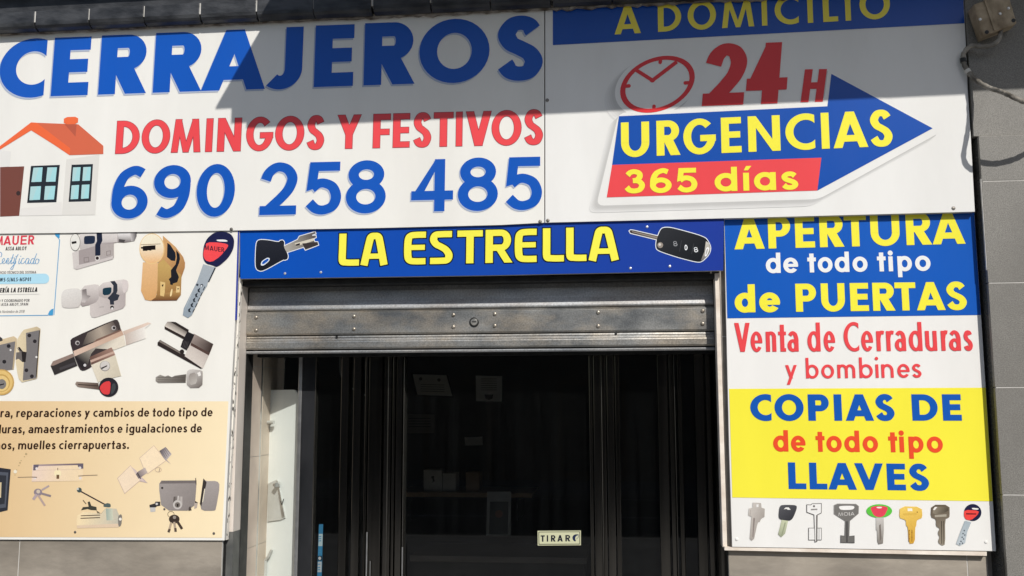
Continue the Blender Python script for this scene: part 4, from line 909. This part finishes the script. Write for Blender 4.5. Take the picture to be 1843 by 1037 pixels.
# product pictures
def pic(lab, shapes, name='lock_picture'): art(name, shapes, Y_LEFT-L2, LS, label=lab)
z = Z(90,400,5.266)
GR = lambda a,b,p,q: (a,z(p)[0],b,z(q)[0])
NV = (34,40,58)
pic('printed steel cylinder with knob', [one(z((282,100),(822,92),(820,132),(800,178),(700,194),(640,190),(606,198),(605,335),(590,352),(250,450),(222,432),(210,290),(285,262)),GR((212,205,200),(160,150,148),(230,300),(600,300))),
 one(z((282,100),(640,95),(640,190),(490,195),(285,262)),GR((222,216,211),(186,178,174),(400,105),(400,240))), one(z((272,268),(430,226),(430,390),(275,405)),(164,154,152)), one(z((478,222),(606,200),(604,318),(470,330)),(176,167,163)),
 one(z((272,405),(430,370),(600,318),(598,348),(250,448),(238,430)),(204,196,192)),
 one(z((640,104),(822,96),(820,130),(800,175),(700,193),(652,188)),GR((238,235,232),(120,112,110),(700,100),(700,190))), one(z((760,100),(822,96),(820,130),(800,175),(770,182)),GR((200,195,192),(74,70,72),(765,140),(822,140))), one(z((655,160),(715,168),(700,193),(652,188)),(78,74,74)),
 one(disc(*z((239,190))[0],9.4,15.6),(140,134,130)), one(disc(*z((238,190))[0],8.5,14.7),(230,228,220)), one(z((203,186),(250,178),(252,200),(208,208)),(38,34,34)),
 one(soft(z((322,140),(340,130),(420,128),(428,140),(426,190),(410,205),(330,210),(322,200)),1),(36,46,66)), one(z((440,98),(492,97),(497,175),(478,215),(478,312),(462,318),(428,318),(428,215),(445,180)),NV),
 one(disc(*z((449,342))[0],4.6),(215,210,205)), one(disc(*z((448,341))[0],3),(52,40,42)), ([[z((318,335),(368,328),(372,378),(320,385)),z((326,342),(362,337),(364,370),(328,376))],[z((532,275),(575,268),(576,312),(534,318)),z((539,280),(569,275),(570,306),(540,311))]],(140,130,128))])
pic('printed steel cylinder with thumb turn', [one(z((380,740),(560,640),(735,600),(718,660),(715,785),(690,818),(425,906),(395,900),(378,870)),GR((206,197,192),(180,170,167),(400,800),(700,760))),
 one(soft(z((290,608),(460,582),(470,640),(465,720),(430,770),(270,808)),1),GR((216,208,203),(160,150,147),(380,600),(380,790))), one(z((305,640),(345,632),(350,690),(385,700),(330,762),(300,760)),GR((120,112,110),(200,192,188),(350,660),(300,740))),
 one(soft(z((450,585),(690,538),(735,555),(746,600),(735,650),(700,680),(470,735)),1),GR((222,214,209),(178,168,164),(590,550),(590,700))), one(soft(z((680,540),(735,550),(746,600),(735,650),(690,678)),1),(214,204,200)),
 one(soft(z((110,640),(260,622),(295,650),(305,720),(285,790),(262,812),(130,815),(105,785)),2),GR((224,220,214),(206,200,194),(150,640),(200,810))),
 one(z((570,562),(612,556),(638,590),(640,650),(628,680),(660,690),(642,738),(606,750),(608,782),(570,782),(566,740),(545,720),(575,690),(598,660),(600,600)),(50,54,64)), one(soft(z((498,632),(520,622),(580,616),(584,630),(580,668),(560,690),(500,694)),1),(30,58,72)),
 one(disc(*z((588,808))[0],3.4),(60,56,56)), one(disc(*z((590,818))[0],2),(225,222,218)), one(z((468,802),(512,798),(512,806),(468,810)),(166,158,154))])
pic('printed brass cylinder', [one(z((1070,128),(1190,235),(1262,330),(1280,385),(1278,430),(1246,520),(1240,690),(1200,742),(960,745),(1010,690),(1020,395),(1075,300)),GR((206,160,108),(160,112,66),(1060,300),(1270,560))),
 one(z((1020,400),(1075,350),(1150,430),(1245,500),(1240,690),(1200,742),(990,744),(1012,690)),GR((196,162,98),(150,104,62),(1050,450),(1120,740))), one(z((1012,690),(1240,640),(1240,690),(1200,742),(960,745)),GR((186,146,88),(110,70,44),(1100,650),(1100,742))),
 one(z((880,380),(1022,385),(1018,640),(1002,712),(955,745),(900,735),(862,650)),GR((228,184,134),(214,164,108),(900,400),(950,740))), one(disc(*z((967,252))[0],22.8,27.6),(232,196,138)), one(disc(*z((965,250))[0],21.2,26.2),GR((240,232,208),(232,184,130),(960,180),(965,380))),
 one(z((862,236),(882,234),(882,226),(1000,218),(1000,262),(962,262),(960,270),(925,266),(922,272),(880,272),(878,252),(862,250)),(28,22,22)), one(seg(*z((862,214),(1048,206)),.9),(110,80,50)),
 one(z((1112,196),(1140,215),(1188,290),(1192,330),(1185,368),(1150,365),(1108,330)),(30,34,44)), one(z((1195,262),(1228,305),(1232,350),(1222,390),(1195,455),(1222,520),(1206,570),(1165,582),(1162,598),(1138,590),(1138,565),(1125,540),(1148,520),(1145,455),(1190,400),(1202,340)),(32,32,38)),
 one(z((1046,562),(1092,572),(1088,660),(1080,705),(1044,695)),(222,190,128)), one(z((1198,605),(1230,610),(1228,665),(1194,668)),(226,196,140)), one(z((1060,592),(1078,590),(1070,612),(1060,608)),(60,44,30)), one(z((1208,626),(1222,626),(1216,640),(1208,638)),(60,44,30)), one(soft(z((1135,700),(1142,660),(1155,628),(1162,640),(1155,690),(1145,706)),1),(238,214,160))])
kb = soft(z((1560,95),(1640,86),(1715,110),(1748,165),(1740,250),(1690,340),(1585,430),(1540,408),(1475,392),(1445,330),(1455,225),(1490,150)),2)
teeth = [one(z((1412+dx-14,640+dy),(1440+dx-14,618+dy),(1430+dx-14,650+dy),(1442+dx-14,668+dy),(1416+dx-14,662+dy)),(40,46,54)) for dx,dy in ((0,0),(-24,46),(-45,92),(-66,140),(-90,188))]
pic('printed key with red and navy head', [one(z((1452,398),(1572,430),(1512,560),(1498,565),(1490,600),(1440,680),(1345,880),(1308,908),(1258,880),(1268,815),(1330,690),(1395,560)),GR((168,176,182),(148,160,170),(1450,420),(1300,880))), one(z((1330,700),(1352,660),(1270,850),(1262,870)),(196,204,208)), one(z((1560,430),(1572,432),(1508,566),(1496,566)),(52,58,68))]+
 [one(seg(*z((x,y),(x-18,y+36)),1.5),(40,46,54)) for x,y in ((1468,610),(1444,665),(1420,715),(1396,768),(1370,820))]+teeth+
 [one(disc(*z((1396,594))[0],2.2),(60,66,74)), one(disc(*z((1438,600))[0],2.8),(60,66,74)), one(disc(*z((1436,604))[0],1.6),(220,224,226)), one(kb,(32,34,70)), one(soft(z((1488,190),(1600,192),(1684,208),(1690,232),(1610,328),(1530,380),(1470,362),(1450,310),(1464,240)),1),(242,78,82)), one(soft(z((1572,166),(1650,164),(1682,174),(1680,186),(1590,182)),1),(238,238,236)),
 (lettering('MAUER',z((1466,262))[0],z((1652,286))[0],8.6,.17,.15,italic=-.05),(44,34,48))], 'key_picture')
z = Z(0,560,6.1)
GRY = (122,118,117)
pic('printed rim lock with brass disc', [one(z((-30,330),(0,318),(0,300),(40,305),(150,275),(185,300),(186,350),(150,640),(-30,660)),GR((212,192,158),(186,166,132),(0,320),(150,600))), one(z((-30,378),(165,332),(168,340),(136,640),(-30,660)),GRY),
 one(z((-30,290),(0,280),(25,300),(30,325),(-30,345)),(66,64,66)), ([[disc(*z(p)[0],3.5)] for p in ((95,384),(47,556))],(44,42,44)), one(disc(*z((116,428))[0],1.8),(222,220,216)),
 one(disc(*z((15,782))[0],23,23.4),(200,162,96)), one(disc(*z((10,780))[0],21,21),(224,190,120)), one(disc(*z((15,790))[0],15.5,16),(196,158,92)), one(disc(*z((15,795))[0],13.5,14),(226,196,130)), one(disc(*z((20,802))[0],8,9),(128,124,120)), one(z((-10,806),(44,794),(46,806),(-6,820)),(40,38,38)),
 one(z((262,205),(405,170),(445,195),(440,260),(410,730),(395,745),(240,782),(205,745),(190,680),(172,560),(190,310),(235,235)),GR((222,206,172),(196,178,146),(220,300),(420,300))), one(z((285,240),(436,208),(430,300),(400,738),(250,765),(262,560),(290,450)),GRY), one(z((430,215),(440,212),(402,730),(392,720)),(54,48,44)),
 one(z((185,400),(250,440),(245,560),(205,525),(172,535),(178,455),(215,450)),(110,104,100)), one(z((195,395),(215,395),(250,440),(222,436)),(40,38,38)), one(z((236,440),(292,450),(280,560),(245,560)),(44,40,40)), ([[disc(*z(p)[0],3.4)] for p in ((322,268),(382,332),(290,650),(350,716))],(48,44,46)), one(disc(*z((400,505))[0],1.9),(228,226,222))])
pic('printed sliding bolt lock with key', [one(z((1350,222),(1620,124),(1662,134),(1592,190),(1600,300),(1385,376),(1372,265)),GR((196,180,168),(240,236,228),(1380,280),(1620,240))), one(z((1352,222),(1620,124),(1660,134),(1590,170),(1362,262)),GR((206,184,168),(228,206,190),(1360,240),(1640,140))),
 one(z((555,602),(580,552),(800,465),(850,600),(598,702)),(56,52,52)), one(z((555,602),(580,552),(800,465),(815,500),(590,598)),(146,126,116)), one(z((650,622),(820,560),(826,590),(660,650)),(72,68,70)),
 one(soft(z((765,330),(800,290),(1255,92),(1300,98),(1335,230),(1380,378),(1225,430),(1000,618),(915,660),(872,640),(812,490)),1),GR((58,50,52),(70,62,60),(770,330),(1300,200))),
 one(z((960,240),(1090,178),(1180,140),(1250,250),(1060,325),(900,380)),GR((62,56,56),(176,162,146),(900,300),(1090,240))), one(z((1090,178),(1240,112),(1300,210),(1140,280)),GR((176,162,146),(88,78,76),(1110,240),(1280,170))), one(z((1060,310),(1330,200),(1335,225),(1000,370)),(126,98,86)),
 one(z((805,440),(1340,215),(1358,262),(818,498)),GR((214,186,168),(198,166,144),(820,460),(1340,240))), one(z((818,498),(1358,262),(1380,378),(1262,425),(1050,410),(1000,470),(960,600),(912,640),(870,600)),GR((44,40,42),(226,216,198),(900,520),(1200,350))),
 one(z((985,505),(1225,398),(1265,480),(1330,712),(1160,752),(1075,782),(1000,592)),GR((226,216,196),(204,194,172),(1050,600),(1300,700))), one(z((985,505),(1225,398),(1265,482),(1002,592)),GR((104,78,70),(158,126,112),(1000,540),(1240,440))), one(z((992,540),(1250,440),(1258,462),(998,566)),(196,166,150)),
 one(disc(*z((1152,604))[0],9.4),(150,144,138)), one(disc(*z((1153,600))[0],8.4),(206,200,194)), one(z((1110,622),(1176,594),(1178,606),(1114,640)),(50,44,44)), ([[disc(*z(p)[0],4)] for p in ((850,350),(1248,185))],(184,178,176)), ([[disc(*z(p)[0],2.6)] for p in ((853,353),(1252,185))],(60,54,54)), one(disc(*z((932,594))[0],2.6),(208,204,204)),
 one(z((825,800),(840,775),(1080,790),(1090,862),(870,835),(850,830)),GR((146,130,118),(92,78,70),(830,800),(1080,830))), one(z((850,800),(1080,815),(1080,828),(860,812)),(70,58,52)), one(disc(*z((1192,836))[0],17.6,17.4),(44,42,48)), one(soft(z((1215,768),(1150,775),(1100,820),(1095,860),(1130,912),(1200,918),(1212,860)),1),(218,68,70)), one(soft(z((1228,800),(1262,790),(1275,840),(1245,900),(1215,915)),1),(66,70,72))])
z = Z(0,500,3.686)
pic('printed half cylinder and key', [one(z((1092,318),(1110,292),(1150,292),(1252,352),(1228,412),(1092,340)),GR((54,44,42),(216,206,194),(1170,300),(1140,345))), one(z((1092,322),(1225,392),(1226,412),(1092,340)),(52,44,40)), one(z((1130,292),(1165,294),(1252,345),(1246,362)),(48,42,40)),
 one(z((1045,430),(1062,412),(1200,492),(1342,580),(1336,606),(1045,448)),(52,44,42)), one(z((1054,424),(1062,414),(1200,494),(1196,504)),(128,118,110)), one(z((1285,370),(1415,440),(1402,475),(1345,602),(1225,520),(1255,455)),GR((216,206,196),(176,164,156),(1300,560),(1400,460))), one(z((1285,370),(1415,440),(1390,502),(1260,432)),GR((62,50,46),(160,146,138),(1350,440),(1300,380))), one(z((1270,432),(1392,500),(1384,515),(1262,448)),(84,66,60)),
 one(z((1243,356),(1290,378),(1262,440),(1238,482),(1198,458),(1210,420)),(38,36,38)), ([[seg(*z((1222+i*9,418+i*2),(1212+i*9,462+i*3)),.7)] for i in range(4)],(88,84,84)), one(disc(*z((1207,490))[0],4),(46,40,38)),
 one(z((1033,660),(1062,644),(1095,655),(1115,648),(1140,660),(1160,650),(1235,640),(1232,696),(1050,698),(1032,684)),GR((150,144,136),(96,90,84),(1040,650),(1200,695))), ([[seg(*z((1045,y),(1225,y-2)),.7)] for y in (662,674,686)],(70,62,58)), one(soft(z((1235,625),(1262,605),(1342,614),(1346,635),(1342,730),(1240,732)),1),GR((206,200,194),(112,104,98),(1250,615),(1330,730))), one(soft(z((1250,640),(1300,625),(1310,700),(1255,715)),1),GR((150,142,136),(190,184,176),(1255,640),(1305,700))), one(z((1308,632),(1328,622),(1334,648),(1318,654)),(236,232,226))])
z = Z(0,800,4.388)
pic('printed dark lock case', [one(z((-30,180),(85,196),(60,520),(-30,542)),(48,50,58)), one(z((-30,215),(66,222),(46,498),(-30,508)),(84,88,98)), one(z((-30,240),(50,246),(36,470),(-30,480)),(52,54,60)), one(z((-30,300),(12,300),(8,420),(-30,425)),(206,190,150))])
pic('printed pale bolt lock and keys', [one(z((258,160),(658,150),(655,288),(250,294)),GR((232,208,190),(238,214,176),(300,200),(500,290))), one(z((300,158),(620,150),(620,163),(300,172)),GR((170,152,152),(112,98,106),(300,160),(600,160))), ([[z((264,160),(306,158),(304,176),(280,204),(262,206))],[z((614,150),(658,150),(658,192),(630,192),(614,172))]],(106,98,110)), ([[disc(*z(p)[0],2.2)] for p in ((289,190),(632,184),(276,266),(634,266))],(226,216,212)), one(disc(*z((456,228))[0],6.5),(242,226,184)), one(seg(*z((456,186),(456,205)),1.3),(110,84,60)), one(z((446,240),(468,240),(467,272),(446,272)),(110,84,58)),
 ([[seg(*z((140,260),(252,257)),1)],[seg(*z((656,246),(770,242)),1.1)],[seg(*z((250,258),(292,260)),1.8)],[seg(*z((618,250),(658,248)),1.6)]],(136,116,100)), one(seg(*z((268,206),(660,196)),.5),(206,180,160)),
 one(disc(*z((300,378))[0],7.5,6.6),(142,130,138)), one(disc(*z((302,372))[0],3.4),(206,190,170)), one(seg(*z((330,360),(388,326)),3.2),(176,160,160)), one(seg(*z((330,388),(402,408)),3.8),(142,130,134)), one(seg(*z((300,400),(355,484)),3.8),(182,160,152)), one(seg(*z((290,395),(262,436)),5),(180,162,164))])
pic('printed door closer', [one(seg(*z((640,372),(828,474)),2.2),(64,54,54)), one(disc(*z((626,360))[0],4.4),(70,84,84)), one(disc(*z((614,352))[0],2),(206,206,196)), one(soft(z((808,490),(840,462),(872,468),(876,492),(860,498)),1),(86,100,98)), one(z((640,520),(655,495),(700,492),(692,455),(708,450),(722,485),(762,494),(764,520),(720,518),(690,510)),(66,66,58)), one(seg(*z((655,440),(680,470)),1.4),(90,80,66)),
 one(z((605,600),(612,560),(660,530),(800,548),(832,505),(920,508),(942,560),(938,650),(610,660)),GR((240,218,176),(196,190,172),(640,600),(930,600))), one(z((836,505),(888,505),(896,600),(842,600)),GR((156,172,162),(206,206,184),(836,550),(892,550))), one(z((760,520),(800,548),(832,505),(800,545),(770,545)),(110,100,80)), ([[seg(*z((638,564),(790,558)),1.5)],[seg(*z((636,584),(790,578)),1.6)]],(66,46,34)), one(z((606,640),(940,625),(938,655),(610,662)),(222,198,170)), one(soft(z((930,570),(955,548),(966,570),(958,640),(935,655)),1),(130,124,116)), one(disc(*z((950,590))[0],2.6),(236,230,216))])
pic('printed double square padlock', [one(z((1168,306),(1098,290),(1070,225),(1110,250)),(190,170,170)), one(z((1350,156),(1300,120),(1290,95)),(180,164,164)), one(grow(z((1105,108),(1215,12),(1308,128),(1165,230),(1140,200)),.7),(200,174,160)), one(z((1105,108),(1215,12),(1308,128),(1165,230),(1140,200)),(246,224,190)), one(grow(z((930,268),(1030,170),(1104,284),(985,385)),.8),(204,178,164)), one(z((930,268),(1030,170),(1104,284),(985,385)),(240,218,190)), one(z((1030,170),(1075,205),(1140,290),(1168,306),(1104,284)),(212,192,184)),
 one(z((1258,52),(1308,20),(1356,76),(1310,128),(1295,112)),GR((96,88,92),(196,186,184),(1265,60),(1345,80))), ([[seg(*z((1275+i*12,48-i*7),(1310+i*12,108-i*10)),.8)] for i in range(4)],(112,104,108)), one(z((1072,236),(1090,215),(1145,182),(1166,222),(1095,272)),GR((108,98,102),(196,180,172),(1080,250),(1155,200))), one(seg(*z((1084,222),(1112,272)),2),(78,70,74)), ([[disc(*z((1250,200))[0],6,4.5),disc(*z((1250,200))[0],5.2,3.7)]],(196,172,150)), one(seg(*z((1262,190),(1255,220)),1),(150,130,120))])
pic('printed grey rim lock with keys', [one(soft(z((1252,318),(1275,286),(1552,284),(1552,320),(1536,524),(1278,522)),1),GR((160,152,148),(140,132,128),(1280,320),(1500,520))), one(z((1275,286),(1552,284),(1552,306),(1262,310)),(118,110,108)), one(z((1542,268),(1548,262),(1552,320),(1545,316)),(84,74,72)),
 one(z((1372,412),(1440,412),(1440,480),(1366,480)),GR((86,78,74),(190,182,176),(1372,440),(1440,440))), one(seg(*z((1408,406),(1405,440)),1.5),(220,214,208)), one(disc(*z((1402,476))[0],8.2),(196,190,184)), one(disc(*z((1402,478))[0],5),(120,112,106)), one(z((1396,470),(1410,470),(1408,492),(1398,492)),(40,36,34)), ([[disc(*z(p)[0],2)] for p in ((1281,344),(1711,338))],(50,44,42)), ([[disc(*z(p)[0],2)] for p in ((1298,512),(1668,512))],(100,92,90)),
 one(z((1536,450),(1562,462),(1556,500),(1534,510)),(186,172,160)), one(z((1540,446),(1566,462),(1538,462)),(40,34,36)), one(z((1490,500),(1502,486),(1514,520),(1488,526)),(80,72,68)),
 one(z((1180,478),(1222,466),(1228,452),(1266,452),(1266,484),(1240,488),(1228,498),(1182,498)),(56,54,56)), one(z((1184,498),(1228,498),(1228,530),(1188,534)),(200,196,192)), one(disc(*z((1238,470))[0],2.2),(206,202,198)),
 one(soft(z((1580,470),(1608,272),(1628,290),(1715,288),(1738,322),(1705,515),(1690,524),(1592,524)),1),GR((166,158,154),(148,140,136),(1640,300),(1680,520))), one(z((1606,268),(1632,300),(1590,490),(1578,470)),(60,54,52)), one(z((1614,350),(1620,350),(1604,450),(1596,460)),(236,226,200)),
 ([[disc(*z((1350,552))[0],6.2,5.6),disc(*z((1350,552))[0],5.4,4.8)]],(96,80,64)), one(disc(*z((1376,590))[0],9.6,8),(62,52,46)), one(disc(*z((1378,576))[0],3),(150,140,130)), one(seg(*z((1398,604),(1438,668)),4.6),(72,60,52)), one(seg(*z((1376,612),(1386,690)),4),(180,160,140)), one(seg(*z((1352,616),(1332,694)),4),(184,164,140)), one(seg(*z((1340,668),(1330,694)),4.2),(84,70,60)), one(seg(*z((1385,660),(1388,690)),4),(90,76,66))])
# rain stain on the cream field
art('stain', [([[disc(x,y,r*.9,r*.8,8)] for x,y,r in ((47,817,2.4),(44,822,1.2),(36,833,1.8),(34,838,1.3),(38,829,1.2),(30,846,1.2),(27,855,1.0))],(186,164,124)), one(disc(27.5,849,3.2),(236,228,206))], Y_LEFT-L2, LS)
screws(LS, [(135.5,958),(385,960.3)], Y_LEFT, M_SCREW, .006)
# ------------------------------------------------------------------ junction box and cable on the pilaster
jb = thing('junction_box', 'dusty beige junction box tilted on the dark granite at the top right corner', 'electrical box', tuple(P(1795,60,YT)))
q = [(1752,8),(1814,-16),(1831,42),(1771,65)]
MB().pbox(q, YT-.075, .07).build('box_body', M_JBOX, jb, bevel=.006)
MB().pbox([(1771,-1.5),(1776,-3.5),(1795,53),(1790,55)], YT-.0815, .006).build('box_band', M_JBOX, jb)
for x,y in ((1764,35),(1800,25),(1815,15)): MB().lathe(P(x,y,YT-.0751),(0,-1,0),[(.006,0),(.006,.002),(.003,.004)],10).build('screw', M_SCREWL, jb)
for x,y in ((1776,58),(1824,37)): MB().lathe(P(x,y,YT-.0751),(0,-1,0),[(.008,0),(.008,.0015)],10).build('screw_hole', M_BLACK, jb)
cp = [((1802,50),.03),((1797,72),.04),((1783,82),.04),((1765,83.5),.03),((1748,83),.01),((1737,92),-.005),((1733,105),-.01),((1737,120),-.008),((1748,136),.0),((1765,150),.03),((1785,160),.08),((1800,164.5),.13),((1815,171),.18),((1832,179),.20),((1852,186),.20),((1875,187),.20),((1905,180),.20),((1930,168),.20),((1960,148),.20)]
pts = [tuple(P(x,y,Y_PIL-d)) for (x,y),d in cp]
pts = [Vector(p) for p in spline(pts,6)]
ca = MB().tube(pts, [0.0092+.0012*math.sin(i*1.7)*math.sin(i*.37) for i in range(len(pts))], 10)
cb = ca.build('cable', M_CABLE, smooth=True, origin=P(1797,72,Y_PIL-.16)); cb['label'] = 'thick weathered grey cable looping from the junction box down to the right'; cb['category'] = 'cable'
for i0, i1 in ((44,46),(36,39)):
    MB().tube(pts[i0:i1+1], .0115, 10).build('cable_tape', M_BLACK if i0 == 36 else M_PAPER, cb)
